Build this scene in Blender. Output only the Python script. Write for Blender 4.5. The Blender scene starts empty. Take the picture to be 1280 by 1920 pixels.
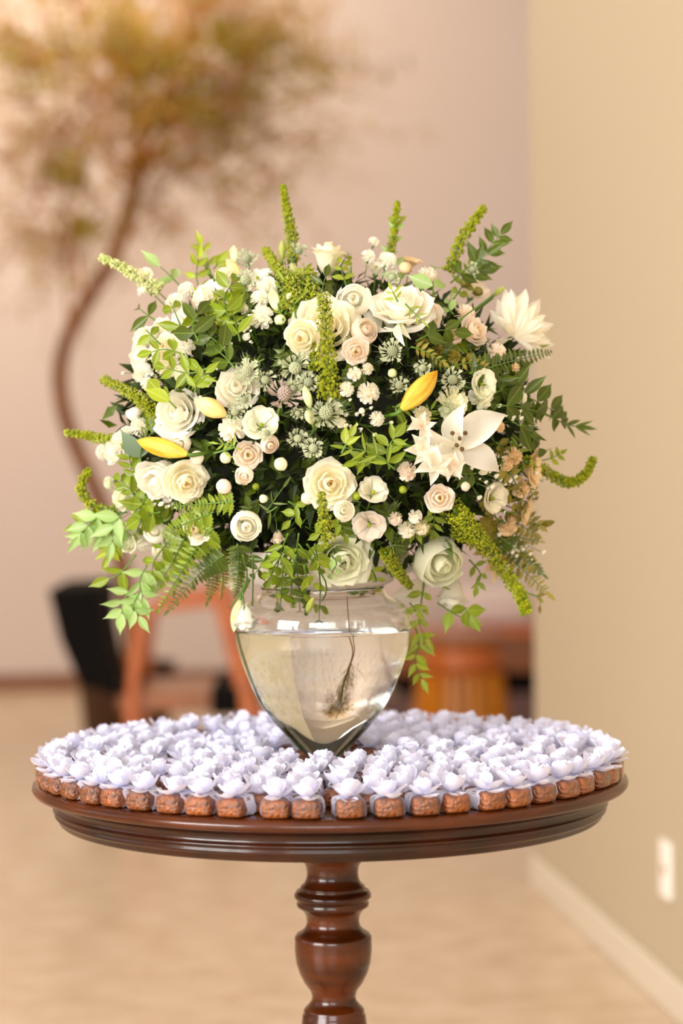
import bpy, math, random
from mathutils import Vector, Matrix, noise as mn
R = math.radians
rnd = random.Random(7)
SC = bpy.context.scene
COL = SC.collection

# ------------------------------------------------------------------ camera
F = 85.0 / 36.0 * 1920.0
CAM = Vector((0.0, -3.27, 1.24))
ROT = Matrix.Rotation(R(90 - 1.83), 4, 'X') @ Matrix.Rotation(R(-0.62), 4, 'Z')
cd = bpy.data.cameras.new('camera')
cd.sensor_fit = 'VERTICAL'; cd.sensor_height = 36; cd.sensor_width = 24; cd.lens = 85
cd.clip_start = 0.05; cd.clip_end = 100
cd.dof.use_dof = True; cd.dof.focus_distance = 3.06; cd.dof.aperture_fstop = 2.3
cam = bpy.data.objects.new('camera', cd); COL.objects.link(cam)
cam.matrix_world = Matrix.Translation(CAM) @ ROT
SC.camera = cam
R3 = ROT.to_3x3()
RIGHT, UP, TOW = R3 @ Vector((1, 0, 0)), R3 @ Vector((0, 1, 0)), R3 @ Vector((0, 0, 1))

def at(px, py, d):
    return CAM + R3 @ (Vector(((px - 640) / F, -(py - 960) / F, -1)) * d)
def on_floor(px, py, z=0.0):
    v = R3 @ Vector(((px - 640) / F, -(py - 960) / F, -1))
    return CAM + v * ((z - CAM.z) / v.z)
def face(a, b, c):
    return (RIGHT * a + UP * b + TOW * c).normalized()

# ------------------------------------------------------------------ world, lights, exposure
W = bpy.data.worlds.new('world'); SC.world = W; W.use_nodes = True
bg = W.node_tree.nodes['Background']
bg.inputs[0].default_value = (0.97, 0.98, 1.0, 1); bg.inputs[1].default_value = 0.85

def area(name, loc, aim, sx, sy, e, col):
    l = bpy.data.lights.new(name, 'AREA'); l.shape = 'RECTANGLE'; l.size = sx; l.size_y = sy
    l.energy = e; l.color = col
    o = bpy.data.objects.new(name, l); COL.objects.link(o); o.location = loc
    o.rotation_euler = (Vector(aim) - Vector(loc)).to_track_quat('-Z', 'Y').to_euler()
    return o
area('window_light_left', (-3.7, -3.6, 2.1), (0, 0, 1.1), 2.6, 2.2, 270, (1.0, 0.98, 0.96))
area('window_light_rear', (-0.6, -7.2, 2.6), (0, 0, 1.0), 3.2, 1.8, 125, (1.0, 0.97, 0.95))
area('ceiling_light_back', (-1.4, 6.6, 4.0), (-0.8, 8.6, 1.0), 2.4, 1.2, 74, (1.0, 0.86, 0.70))
area('ceiling_light_mid', (-1.5, 3.0, 4.1), (-0.4, 3.6, 0.0), 2.0, 1.6, 45, (1.0, 0.95, 0.88))
SC.view_settings.view_transform = 'Standard'; SC.view_settings.look = 'None'
SC.view_settings.gamma = 1; SC.view_settings.use_curve_mapping = False
SC.view_settings.exposure = 0.55
SC.cycles.max_bounces = 14; SC.cycles.transmission_bounces = 12; SC.cycles.diffuse_bounces = 5
SC.cycles.glossy_bounces = 5; SC.cycles.transparent_max_bounces = 12
SC.cycles.sample_clamp_indirect = 6; SC.cycles.use_denoising = True

# ------------------------------------------------------------------ materials
def srgb(r, g, b):
    f = lambda c: (c / 255 / 12.92) if c / 255 <= 0.04045 else ((c / 255 + 0.055) / 1.055) ** 2.4
    return (f(r), f(g), f(b), 1)
def mat(name, col, rough=0.5, col2=None, scale=30, spec=0.5, bump=0.0, bscale=60, coat=0.0, rand=0.0, trans=0.0,
        stretch=None, sheen=0.0, tcol=None, vein=None):
    m = bpy.data.materials.new(name); m.use_nodes = True
    nt = m.node_tree; N = nt.nodes; L = nt.links
    b = N['Principled BSDF']; out = N['Material Output']
    b.inputs['Roughness'].default_value = rough
    b.inputs['Specular IOR Level'].default_value = spec
    b.inputs['Coat Weight'].default_value = coat; b.inputs['Coat Roughness'].default_value = 0.06
    b.inputs['Sheen Weight'].default_value = sheen
    tc = N.new('ShaderNodeTexCoord')
    mp = N.new('ShaderNodeMapping'); L.new(tc.outputs['Object'], mp.inputs[0])
    if stretch: mp.inputs['Scale'].default_value = stretch
    csock = None
    if col2 is not None:
        n = N.new('ShaderNodeTexNoise'); n.inputs['Scale'].default_value = scale; n.inputs['Detail'].default_value = 5
        L.new(mp.outputs[0], n.inputs['Vector'])
        cr = N.new('ShaderNodeValToRGB'); cr.color_ramp.elements[0].position = 0.32; cr.color_ramp.elements[1].position = 0.68
        cr.color_ramp.elements[0].color = col; cr.color_ramp.elements[1].color = col2
        L.new(n.outputs[0], cr.inputs[0]); csock = cr.outputs[0]
    else:
        rgb = N.new('ShaderNodeRGB'); rgb.outputs[0].default_value = col; csock = rgb.outputs[0]
    if rand > 0:
        oi = N.new('ShaderNodeObjectInfo'); hs = N.new('ShaderNodeHueSaturation')
        ma = N.new('ShaderNodeMapRange'); ma.inputs[3].default_value = 1 - rand; ma.inputs[4].default_value = 1 + rand
        L.new(oi.outputs['Random'], ma.inputs[0]); L.new(ma.outputs[0], hs.inputs['Value'])
        L.new(csock, hs.inputs['Color']); csock = hs.outputs[0]
    if vein is not None:
        sx = N.new('ShaderNodeSeparateXYZ'); L.new(tc.outputs['Object'], sx.inputs[0])
        ab = N.new('ShaderNodeMath'); ab.operation = 'ABSOLUTE'; L.new(sx.outputs[0], ab.inputs[0])
        # side veins: stripes along y shifted by |x|
        sv = N.new('ShaderNodeMath'); sv.operation = 'MULTIPLY_ADD'; L.new(ab.outputs[0], sv.inputs[0]); sv.inputs[1].default_value = -0.9; L.new(sx.outputs[1], sv.inputs[2])
        sn = N.new('ShaderNodeMath'); sn.operation = 'SINE'; sm = N.new('ShaderNodeMath'); sm.operation = 'MULTIPLY'; sm.inputs[1].default_value = 70
        L.new(sv.outputs[0], sm.inputs[0]); L.new(sm.outputs[0], sn.inputs[0])
        r2 = N.new('ShaderNodeMapRange'); r2.inputs[1].default_value = .8; r2.inputs[2].default_value = 1.0; r2.inputs[3].default_value = 0; r2.inputs[4].default_value = .35
        L.new(sn.outputs[0], r2.inputs[0])
        r1 = N.new('ShaderNodeMapRange'); r1.inputs[1].default_value = .006; r1.inputs[2].default_value = .022; r1.inputs[3].default_value = .8; r1.inputs[4].default_value = 0
        L.new(ab.outputs[0], r1.inputs[0])
        mxx = N.new('ShaderNodeMath'); mxx.operation = 'MAXIMUM'; L.new(r1.outputs[0], mxx.inputs[0]); L.new(r2.outputs[0], mxx.inputs[1])
        mc = N.new('ShaderNodeMixRGB'); L.new(mxx.outputs[0], mc.inputs[0]); L.new(csock, mc.inputs[1]); mc.inputs[2].default_value = vein
        csock = mc.outputs[0]
    L.new(csock, b.inputs['Base Color'])
    if bump > 0:
        n2 = N.new('ShaderNodeTexNoise'); n2.inputs['Scale'].default_value = bscale; n2.inputs['Detail'].default_value = 4
        L.new(mp.outputs[0], n2.inputs['Vector'])
        bp = N.new('ShaderNodeBump'); bp.inputs['Strength'].default_value = bump; bp.inputs['Distance'].default_value = 0.004
        L.new(n2.outputs[0], bp.inputs['Height']); L.new(bp.outputs[0], b.inputs['Normal'])
        if coat: L.new(bp.outputs[0], b.inputs['Coat Normal'])
    if trans > 0:
        t = N.new('ShaderNodeBsdfTranslucent'); mx = N.new('ShaderNodeMixShader'); mx.inputs[0].default_value = trans
        if tcol: t.inputs['Color'].default_value = tcol
        else: L.new(csock, t.inputs['Color'])
        L.new(b.outputs[0], mx.inputs[1]); L.new(t.outputs[0], mx.inputs[2]); L.new(mx.outputs[0], out.inputs[0])
    return m
def glass(name, ior, col=(1, 1, 1, 1)):
    m = bpy.data.materials.new(name); m.use_nodes = True
    N = m.node_tree.nodes; N.remove(N['Principled BSDF'])
    g = N.new('ShaderNodeBsdfGlass'); g.inputs['IOR'].default_value = ior; g.inputs['Roughness'].default_value = 0.0
    g.inputs['Color'].default_value = col
    m.node_tree.links.new(g.outputs[0], N['Material Output'].inputs[0])
    return m

M = dict(
    wall_back=mat('back_wall_paint', srgb(204, 188, 178), 0.85, spec=0.2),
    wall_right=mat('right_wall_lit_paint', srgb(190, 175, 148), 0.8, spec=0.2),  # yellower than the back wall, carrying its different light in the colour
    ceiling=mat('ceiling_paint', srgb(232, 226, 218), 0.9),
    floor=mat('floor_stone', srgb(190, 166, 136), 0.3, srgb(212, 192, 166), 9, bump=0.02),
    skirt=mat('pale_skirting', srgb(218, 206, 186), 0.4),
    skirt_b=mat('brown_skirting', srgb(120, 70, 28), 0.4),
    wood=mat('mahogany', srgb(46, 15, 1), 0.25, srgb(86, 36, 4), 9, spec=.3, coat=0.3, bump=0.05, bscale=30, stretch=(1, 1, 6)),
    wood_dark=mat('mahogany_dark', srgb(24, 8, 1), 0.24, srgb(56, 20, 3), 12, spec=.3, coat=0.3),
    sweet=mat('brown_fudge', srgb(80, 34, 4), 0.3, srgb(162, 88, 30), 110, bump=1.0, bscale=240, coat=1.0, rand=0.22),
    paper=mat('sky_tinted_white_paper', srgb(232, 233, 252), 0.45, rand=0.03, trans=0.3, spec=0.4),  # white paper with the skylight's bluish cast put into its colour
    white=mat('white_petal', srgb(255, 252, 240), 0.6, rand=0.02, trans=0.55, spec=0.25),
    cream=mat('cream_petal', srgb(253, 248, 226), 0.6, rand=0.02, trans=0.55, spec=0.25),
    ivory=mat('ivory_green_petal', srgb(246, 246, 220), 0.6, rand=0.03, trans=0.42, spec=0.25),
    blush=mat('blush_petal', srgb(255, 245, 232), 0.6, rand=0.02, trans=0.55, spec=0.25),
    heart=mat('warm_rose_heart', srgb(252, 238, 200), 0.6, trans=0.4, spec=0.2),
    warm=mat('peach_petal', srgb(240, 214, 168), 0.55, rand=0.04, trans=0.28, spec=0.25),
    lily_bud=mat('yellow_bud', srgb(206, 150, 20), 0.45, srgb(240, 208, 84), 90, rand=0.05, spec=0.4, trans=0.1, stretch=(1, 1, .25)),
    peach_bud=mat('peach_yellow_bud', srgb(240, 196, 110), 0.45, srgb(248, 224, 160), 60, trans=0.1),
    pale_bud=mat('pale_green_bud', srgb(210, 222, 140), 0.5, srgb(240, 240, 200), 50, trans=0.15),
    leaf=mat('leaf_green', srgb(100, 124, 10), 0.42, srgb(140, 160, 30), 60, rand=0.25, trans=0.35, spec=0.5, tcol=srgb(168, 190, 10), vein=srgb(176, 190, 90)),
    leaf_dark=mat('leaf_dark_green', srgb(52, 70, 6), 0.4, srgb(80, 98, 14), 60, rand=0.25, trans=0.25, spec=0.5, tcol=srgb(110, 134, 4), vein=srgb(120, 138, 50)),
    leaf_pale=mat('leaf_pale_green', srgb(150, 186, 96), 0.45, srgb(184, 208, 136), 50, rand=0.15, trans=0.4, tcol=srgb(170, 214, 110), vein=srgb(206, 222, 170)),
    leaf_lime=mat('leaf_lime', srgb(140, 160, 14), 0.45, srgb(176, 190, 50), 50, rand=0.2, trans=0.4, vein=srgb(206, 214, 110)),
    leaf_olive=mat('leaf_olive', srgb(104, 100, 22), 0.5, srgb(170, 156, 62), 50, rand=0.3, trans=0.3),
    leaf_grey=mat('leaf_grey_green', srgb(112, 134, 104), 0.5, rand=0.1, trans=0.3),
    spike=mat('lime_spike_floret', srgb(112, 126, 3), 0.5, srgb(178, 184, 28), 140, rand=0.15, trans=0.2),
    spike_pale=mat('pale_spike_floret', srgb(182, 200, 96), 0.5, srgb(230, 230, 170), 120, trans=0.2),
    thistle=mat('silver_thistle', srgb(160, 170, 122), 0.6, srgb(204, 208, 176), 200, bump=0.4, bscale=400, rand=0.15, trans=0.1),
    thistle_mauve=mat('mauve_thistle', srgb(158, 128, 104), 0.6, srgb(196, 186, 178), 200, bump=0.4, bscale=400),
    stem=mat('stem_green', srgb(82, 116, 30), 0.45, rand=0.15),
    stem_brown=mat('stem_brown', srgb(92, 66, 34), 0.6),
    root=mat('fine_brown_root', srgb(176, 146, 78), 0.7),
    fill=mat('shaded_filler_leaf', srgb(20, 34, 4), 0.5, srgb(52, 68, 12), 25, trans=0.1, spec=0.3),  # leaf green darkened towards black for the shade inside the bouquet
    core_shade=mat('core_shade_tone', srgb(14, 18, 4), 0.9, srgb(24, 28, 8), 60, bump=0.5),  # near black, standing in for the shade deep between the flowers
    bark=mat('tree_bark', srgb(158, 96, 26), 0.8, srgb(190, 124, 44), 20, bump=0.3),
    trunk=mat('trunk_bark', srgb(104, 56, 12), 0.8, srgb(140, 82, 26), 20, bump=0.3),
    tree_leaf=mat('tree_leaf', srgb(128, 112, 0), 0.6, srgb(176, 150, 16), 3, trans=0.3),
    black=mat('black_fabric', srgb(12, 9, 7), 0.9, spec=.15),
    orange_wood=mat('orange_wood', srgb(176, 84, 20), 0.35, srgb(200, 108, 36), 12, coat=0.3),
    brown_wood=mat('brown_bench_wood', srgb(142, 84, 40), 0.35, srgb(160, 96, 50), 10, coat=0.2),
    amber=mat('amber_slat_wood', srgb(190, 106, 4), 0.4, srgb(206, 128, 14), 10, rand=0.25),
    rug=mat('purple_grey_rug', srgb(86, 58, 58), 0.9, srgb(104, 78, 76), 30, bump=0.2),
    linen=mat('pale_linen', srgb(214, 198, 190), 0.9),
    pot=mat('dark_pot', srgb(70, 38, 14), 0.5),
    plastic=mat('white_plastic', srgb(250, 246, 236), 0.35),
    socket=mat('socket_brown', srgb(190, 140, 90), 0.5),
    frame=mat('window_frame_paint', srgb(240, 236, 228), 0.5),
    bowl=mat('pale_bowl', srgb(244, 232, 220), 0.5, trans=0.3),
    glass=glass('vase_glass', 1.5, (0.985, 1.0, 0.985, 1)),
    water=glass('vase_water', 1.33),
)
for k in ('floor',): pass

# ------------------------------------------------------------------ mesh helpers
class MB:
    def __init__(s): s.v = []; s.f = []
    def add(s, vs, fs, X=None):
        n = len(s.v)
        s.v += [tuple(X @ Vector(p)) if X is not None else tuple(p) for p in vs]
        s.f += [tuple(i + n for i in f) for f in fs]
    def box(s, a, b, X=None):
        (x0, y0, z0), (x1, y1, z1) = a, b
        s.add([(x0,y0,z0),(x1,y0,z0),(x1,y1,z0),(x0,y1,z0),(x0,y0,z1),(x1,y0,z1),(x1,y1,z1),(x0,y1,z1)],
              [(0,3,2,1),(4,5,6,7),(0,1,5,4),(1,2,6,5),(2,3,7,6),(3,0,4,7)], X)
    def lathe(s, prof, n=48, X=None, closed=False):
        vs = []; fs = []; m = len(prof)
        for r, z in prof:
            for k in range(n):
                a = 2 * math.pi * k / n; vs.append((r * math.cos(a), r * math.sin(a), z))
        for i in range(m if closed else m - 1):
            j = (i + 1) % m
            for k in range(n):
                k2 = (k + 1) % n; fs.append((i*n+k, i*n+k2, j*n+k2, j*n+k))
        if not closed:
            fs.append(tuple(range(n - 1, -1, -1))); fs.append(tuple((m-1)*n + k for k in range(n)))
        s.add(vs, fs, X)
    def tube(s, pts, rad, n=6):
        pts = [Vector(p) for p in pts]; vs = []; fs = []
        if not isinstance(rad, (list, tuple)): rad = [rad] * len(pts)
        ref = Vector((0.31, 0.85, 0.42))
        for i, p in enumerate(pts):
            t = (pts[min(i+1, len(pts)-1)] - pts[max(i-1, 0)])
            t = t.normalized() if t.length > 1e-9 else Vector((0, 0, 1))
            a = t.cross(ref); a = a.normalized() if a.length > 1e-4 else t.orthogonal().normalized()
            b = t.cross(a)
            for k in range(n):
                w = 2 * math.pi * k / n; vs.append(p + (a * math.cos(w) + b * math.sin(w)) * rad[i])
        for i in range(len(pts) - 1):
            for k in range(n):
                k2 = (k + 1) % n; fs.append((i*n+k, i*n+k2, (i+1)*n+k2, (i+1)*n+k))
        fs.append(tuple(range(n-1, -1, -1))); fs.append(tuple((len(pts)-1)*n + k for k in range(n)))
        s.add(vs, fs)
    def ball(s, c, r, n=6, m=4, X=None, sq=1.0):
        c = Vector(c); vs = [c + Vector((0, 0, -r*sq))]; fs = []
        for i in range(1, m):
            t = math.pi * i / m
            for k in range(n):
                a = 2*math.pi*k/n
                vs.append(c + Vector((r*math.sin(t)*math.cos(a), r*math.sin(t)*math.sin(a), -r*sq*math.cos(t))))
        vs.append(c + Vector((0, 0, r*sq)))
        for k in range(n): fs.append((0, 1 + (k+1) % n, 1 + k))
        for i in range(m - 2):
            for k in range(n):
                k2 = (k+1) % n; fs.append((1+i*n+k, 1+i*n+k2, 1+(i+1)*n+k2, 1+(i+1)*n+k))
        t = 1 + (m-1)*n
        for k in range(n): fs.append((t, 1+(m-2)*n+k, 1+(m-2)*n+(k+1) % n))
        s.add(vs, fs, X)
    def mesh(s, name, m=None, smooth=True):
        me = bpy.data.meshes.new(name); me.from_pydata(s.v, [], s.f); me.update()
        if smooth: me.polygons.foreach_set('use_smooth', [True] * len(me.polygons))
        if m: me.materials.append(m)
        return me
def link(name, me, parent=None, X=None):
    o = bpy.data.objects.new(name, me); COL.objects.link(o)
    if parent is not None: o.parent = parent
    if X is not None: o.matrix_basis = X
    return o
def empty(name, loc, X=None):
    o = bpy.data.objects.new(name, None); COL.objects.link(o); o.empty_display_size = 0.02
    o.matrix_basis = X if X is not None else Matrix.Translation(Vector(loc))
    return o
def tag(o, label, cat, group=None):
    o['label'] = label; o['category'] = cat
    if group: o['group'] = group
    return o
def structure(o): o['kind'] = 'structure'; return o
def bevel(o, w, seg=2):
    b = o.modifiers.new('bevel', 'BEVEL'); b.width = w; b.segments = seg; b.limit_method = 'ANGLE'; return o
_cache = {}
def wm(me, m):
    k = (me.name, m.name)
    if k not in _cache:
        c = me.copy(); c.materials.clear(); c.materials.append(m); _cache[k] = c
    return _cache[k]
def frame(loc, y, z, s=1.0, sx=None):
    """matrix whose local Y is y and whose local Z leans to z"""
    y = Vector(y).normalized(); x = y.cross(Vector(z))
    x = x.normalized() if x.length > 1e-4 else y.orthogonal().normalized()
    zz = x.cross(y)
    m = Matrix((x, y, zz)).transposed().to_4x4()
    return Matrix.Translation(Vector(loc)) @ m @ Matrix.Diagonal((sx if sx else s, s, s, 1))
def zframe(loc, z, spin=0.0, s=1.0):
    z = Vector(z).normalized()
    q = z.to_track_quat('Z', 'Y').to_matrix().to_4x4()
    return Matrix.Translation(Vector(loc)) @ q @ Matrix.Rotation(spin, 4, 'Z') @ Matrix.Scale(s, 4)

# ------------------------------------------------------------------ the setting
P1 = on_floor(1005, 1660); P2 = on_floor(1272, 1906)
ua = (P1 - P2); ua.z = 0; ua.normalize(); nr = Vector((ua.y, -ua.x, 0))       # along the right wall, and to its right
RX = Matrix((nr, ua, Vector((0, 0, 1)))).transposed().to_4x4()                # room frame: x right, y away, z up
ROOM = Matrix.Translation(P1) @ RX
RI = ROOM.inverted()
BW = (RI @ on_floor(640, 1282)).y
H = 4.3
def shell(name, a, b, m, smooth=False):
    mb = MB(); mb.box(a, b); return structure(link(name, mb.mesh(name, M[m], False), None, ROOM))
shell('floor', (-6.5, -11, -0.1), (5, BW + 0.2, 0), 'floor')
shell('ceiling', (-6.5, -8.2, H), (5, BW + 0.2, H + 0.1), 'ceiling')
shell('wall_back', (-6.5, BW, 0), (5, BW + 0.2, H), 'wall_back')
shell('wall_right', (0, -11, 0), (0.22, 0, H), 'wall_right')
shell('wall_alcove', (4.8, 0, 0), (5, BW, H), 'wall_back')
shell('baseboard_back', (-6.5, BW - 0.02, 0), (4.8, BW, 0.085), 'skirt_b')
bevel(shell('baseboard_right', (-0.018, -11, 0), (0, 0.0, 0.085), 'skirt'), 0.006)
# left wall with three tall window openings
WIN = [(-9.6, -7.4), (-6.9, -4.7), (-3.6, -1.6)]
LX = -4.6
mb = MB(); y = -11.0
for a, b in WIN:
    mb.box((LX - 0.2, y, 0), (LX, a, H)); mb.box((LX - 0.2, a, 0), (LX, b, 0.7)); mb.box((LX - 0.2, a, 3.2), (LX, b, H)); y = b
mb.box((LX - 0.2, y, 0), (LX, BW, H))
structure(link('wall_left', mb.mesh('wall_left', M['wall_back'], False), None, ROOM))
for i, (a, b) in enumerate(WIN):
    mb = MB(); e = 0.05
    for q0, q1 in (((a, 0.7), (a + e, 3.2)), ((b - e, 0.7), (b, 3.2)), ((a, 0.7), (b, 0.75)), ((a, 3.15), (b, 3.2)),
                   (((a + b) / 2 - 0.025, 0.7), ((a + b) / 2 + 0.025, 3.2)), ((a, 2.3), (b, 2.35))):
        mb.box((LX - 0.14, q0[0], q0[1]), (LX - 0.08, q1[0], q1[1]))
    structure(link('window_%d' % (i + 1), mb.mesh('window_frame', M['frame'], False), None, ROOM))

# wall outlet
OP = None
v = at(1253, 1630, 1.0) - CAM
t = ((P1 - CAM).dot(nr)) / v.dot(nr)
OP = CAM + v * t
out = empty('wall_outlet', OP, Matrix.Translation(OP) @ RX)
tag(out, 'white rectangular electric outlet plate low on the cream right wall', 'outlet')
mb = MB(); mb.box((-0.012, -0.04, -0.062), (0, 0.04, 0.062)); bevel(link('plate', mb.mesh('plate', M['plastic'], False), out), 0.004)
mb = MB(); mb.box((-0.0135, -0.012, -0.011), (-0.011, 0.012, 0.011)); bevel(link('socket', mb.mesh('socket', M['socket'], False), out), 0.003)

# ------------------------------------------------------------------ background furniture
def tubeobj(name, pts, rad, m, parent, n=8): 
    mb = MB(); mb.tube(pts, rad, n); return link(name, mb.mesh(name, M[m]), parent)
def sweep_box(pts, w, d):
    """flat rail following pts (x,z) of width w, spanning y from 0 to d"""
    mb = MB(); vs = []; n = len(pts)
    for i, (x, z) in enumerate(pts):
        a = Vector(pts[max(i-1, 0)]); b = Vector(pts[min(i+1, n-1)]); t = (b - a).normalized(); q = Vector((-t.y, t.x)) * w / 2
        for s in (1, -1):
            for yy in (0, d): vs.append((x + q.x * s, yy, z + q.y * s))
    fs = []
    for i in range(n - 1):
        A = i * 4; B = A + 4
        fs += [(A, A+1, B+1, B), (A+2, B+2, B+3, A+3), (A, B, B+2, A+2), (A+1, A+3, B+3, B+1)]
    fs += [(0, 2, 3, 1), (n*4-4, n*4-3, n*4-1, n*4-2)]
    mb.add(vs, fs); return mb

DC = 8.5; SCL = DC / F
c0 = at(265, 1150, DC); CH = empty('lounge_armchair', (c0.x, c0.y, 0))
tag(CH, 'low armchair with black cushions and orange wooden arms behind the flowers', 'armchair')
def cx(px): return (px - 265) * SCL
def cz(py): return at(265, py, DC).z
for yy in (0.0, 0.56):
    s_ = [(cx(235), 0.0), (cx(242), cz(1330)), (cx(252), cz(1230)), (cx(262), cz(1165)), (cx(285), cz(1140)), (cx(340), cz(1134)), (cx(395), cz(1128))]
    o = link('side_frame', sweep_box(s_, 0.042, 0.05).mesh('side_frame', M['orange_wood'], False), CH, Matrix.Translation((0, yy, 0))); bevel(o, 0.008)
    s_ = [(cx(398), cz(1095)), (cx(418), cz(1150)), (cx(440), cz(1240)), (cx(462), cz(1340)), (cx(485), 0.0)]
    o = link('front_leg', sweep_box(s_, 0.05, 0.052).mesh('front_leg', M['orange_wood'], False), CH, Matrix.Translation((0, yy, 0))); bevel(o, 0.008)
mb = MB(); mb.box((cx(215), 0.05, cz(1338)), (cx(462), 0.56, cz(1302))); bevel(link('seat_rail', mb.mesh('seat_rail', M['brown_wood'], False), CH), 0.01)
mb = MB(); mb.box((cx(392), -0.004, cz(1345)), (cx(450), 0.61, cz(1290))); bevel(link('front_cushion_edge', mb.mesh('front_cushion_edge', M['black'], False), CH), 0.015)
mb = MB(); mb.box((cx(190), 0.03, cz(1306)), (cx(250), 0.58, cz(1288))); bevel(link('seat_cushion', mb.mesh('seat_cushion', M['black'], False), CH), 0.015, 3)
mb = MB()
q = [(cx(90), cz(1104)), (cx(186), cz(1100)), (cx(188), cz(1190)), (cx(206), cz(1288)), (cx(232), cz(1300)), (cx(150), cz(1290)), (cx(112), cz(1200))]
vs = [(x, 0.0, z) for x, z in q] + [(x, 0.6, z) for x, z in q]; n = len(q)
mb.add(vs, [tuple(range(n)), tuple(range(2*n-1, n-1, -1))] + [(i, i+n, (i+1) % n + n, (i+1) % n) for i in range(n)])
bevel(link('backrest', mb.mesh('backrest', M['black'], False), CH), 0.02, 3)

# tree in a pot
TD = 9.7
TR = empty('potted_tree', on_floor(238, 815 + 1.24 * F / TD))
base = TR.location.copy()
tag(TR, 'tall slender indoor tree with crooked trunk and sparse olive crown at left', 'tree')
trk = [(238, 1420), (246, 1240), (240, 1120), (212, 1000), (166, 890), (128, 800), (112, 715), (124, 640), (160, 570), (208, 490), (240, 405), (262, 320)]
def smooth(P, k=4):
    P = [Vector(p) for p in P]; o = []
    for i in range(len(P) - 1):
        a, b, c, d = P[max(i-1, 0)], P[i], P[i+1], P[min(i+2, len(P)-1)]
        for j in range(k):
            t = j / k
            o.append(0.5 * ((2*b) + (c-a)*t + (2*a-5*b+4*c-d)*t*t + (3*b-a-3*c+d)*t**3))
    o.append(P[-1]); return o
tp = [at(x, y, TD) - base for x, y in trk]; tp = [Vector((tp[0].x, tp[0].y, 0.24))] + tp[1:]
sp = smooth(tp); mb = MB(); mb.tube(sp, [0.034 - 0.006 * i / len(sp) for i in range(len(sp))], 9)
link('trunk', mb.mesh('trunk', M['trunk']), TR)
mb = MB(); mb.lathe([(0.1, 0), (0.17, 0.02), (0.2, 0.3), (0.21, 0.33), (0.19, 0.33), (0.18, 0.27), (0.01, 0.26)], 28); link('pot', mb.mesh('pot', M['pot']), TR)
tr = random.Random(11)
twigs = []
def branch(p0, px, py, dd, r0, wig=0.06, m='bark', nm='branch'):
    e = at(px, py, TD + dd) - base; n = 7; P = []
    for i in range(n + 1):
        t = i / n; q = p0.lerp(e, t) + Vector((tr.gauss(0, wig), tr.gauss(0, wig), tr.gauss(0, wig) + 0.12 * math.sin(math.pi * t))) * (1 if 0 < i < n else 0)
        P.append(q)
    P = smooth(P, 2); mb = MB(); mb.tube(P, [r0 * (1 - 0.7 * i / len(P)) for i in range(len(P))], 5)
    link(nm, mb.mesh(nm, M[m]), TR); return P
top = tp[-1]
main = []
for (px, py, dd, r0) in [(225, 90, 0.1, .013), (120, 110, -.2, .011), (320, 110, .25, .012), (420, 60, 0, .011), (490, 85, -.2, .009), (400, 205, .1, .010),
                         (540, 30, .2, .008), (600, 120, .1, .006), (500, 340, .2, .006), (430, 400, -.1, .006), (580, 260, 0, .006), (350, 20, .1, .009), (160, 200, .3, .009), (560, 190, -.1, .007), (20, 70, .3, .009), (-60, 190, 0, .008), (250, -60, .2, .010), (90, -70, -.1, .009),
                         (400, -80, 0, .009), (540, -110, -.3, .008), (290, 215, -.4, .007), (470, 260, .3, .006), (-90, 30, -.3, .008), (200, 10, .5, .008)]:
    main.append(branch(top if px > 100 else tp[-2].lerp(top, 0.6), px, py, dd, r0))
lb = branch(tp[-4], 130, 330, 0.1, .012, 0.03); main.append(lb)
main.append(branch(lb[-3], 10, 300, .1, .007)); main.append(branch(lb[-1], 150, 230, .2, .007)); main.append(branch(tp[-5], 145, 430, -.1, .009, 0.03))
main.append(branch(tp[-3], 330, 430, 0, .006)); main.append(branch(tp[-3], 370, 330, .2, .006)); main.append(branch(lb[5], 40, 420, 0, .006))
tw = MB(); lf = MB()
def leaflet(mb, p, s):
    a = Vector((tr.gauss(0, 1), tr.gauss(0, 1), tr.gauss(0, 1))).normalized(); b = a.orthogonal().normalized() * 0.42
    mb.add([p, p + (a * 0.5 + b) * s, p + a * s, p + (a * 0.5 - b) * s], [(0, 1, 2, 3)])
clumps = [(228, 70, 30), (120, 105, 32), (250, 130, 30), (312, 108, 26), (290, 215, 26), (375, 200, 26), (420, 60, 24), (470, 80, 26), (125, 320, 22), (25, 85, 26), (150, 430, 16), (200, 30, 40), (60, 160, 36), (340, 150, 40), (450, 95, 34), (520, 60, 40), (480, 180, 36), (560, 130, 40), (420, 280, 50)]
for P in main:
    for k in range(26):
        i = tr.randrange(len(P) // 3, len(P)); p = P[i]
        out_dir = (p - top) * 0.5 + Vector((tr.gauss(0, .28), tr.gauss(0, .28), tr.gauss(0, .22) + 0.02))
        e = p + out_dir.normalized() * tr.uniform(.15, .6)
        tw.tube([p, p.lerp(e, .5) + Vector((0, 0, tr.uniform(-.02, .04))), e - Vector((0, 0, .03))], [.0035, .0025, .001], 3)
        for j in range(5): leaflet(lf, p.lerp(e, tr.uniform(.2, 1.05)) + Vector((tr.gauss(0, .03), tr.gauss(0, .03), tr.gauss(0, .03))), tr.uniform(.018, .036))
for (x, y, s) in clumps:
    for j in range(150):
        leaflet(lf, at(x + tr.gauss(0, s), y + tr.gauss(0, s * .8), TD + tr.gauss(0, .15)) - base, tr.uniform(.02, .042))
o = link('twigs', tw.mesh('twigs', M['bark']), TR); o['kind'] = 'stuff'
o = link('foliage', lf.mesh('foliage', M['tree_leaf'], False), TR); o['kind'] = 'stuff'

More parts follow.
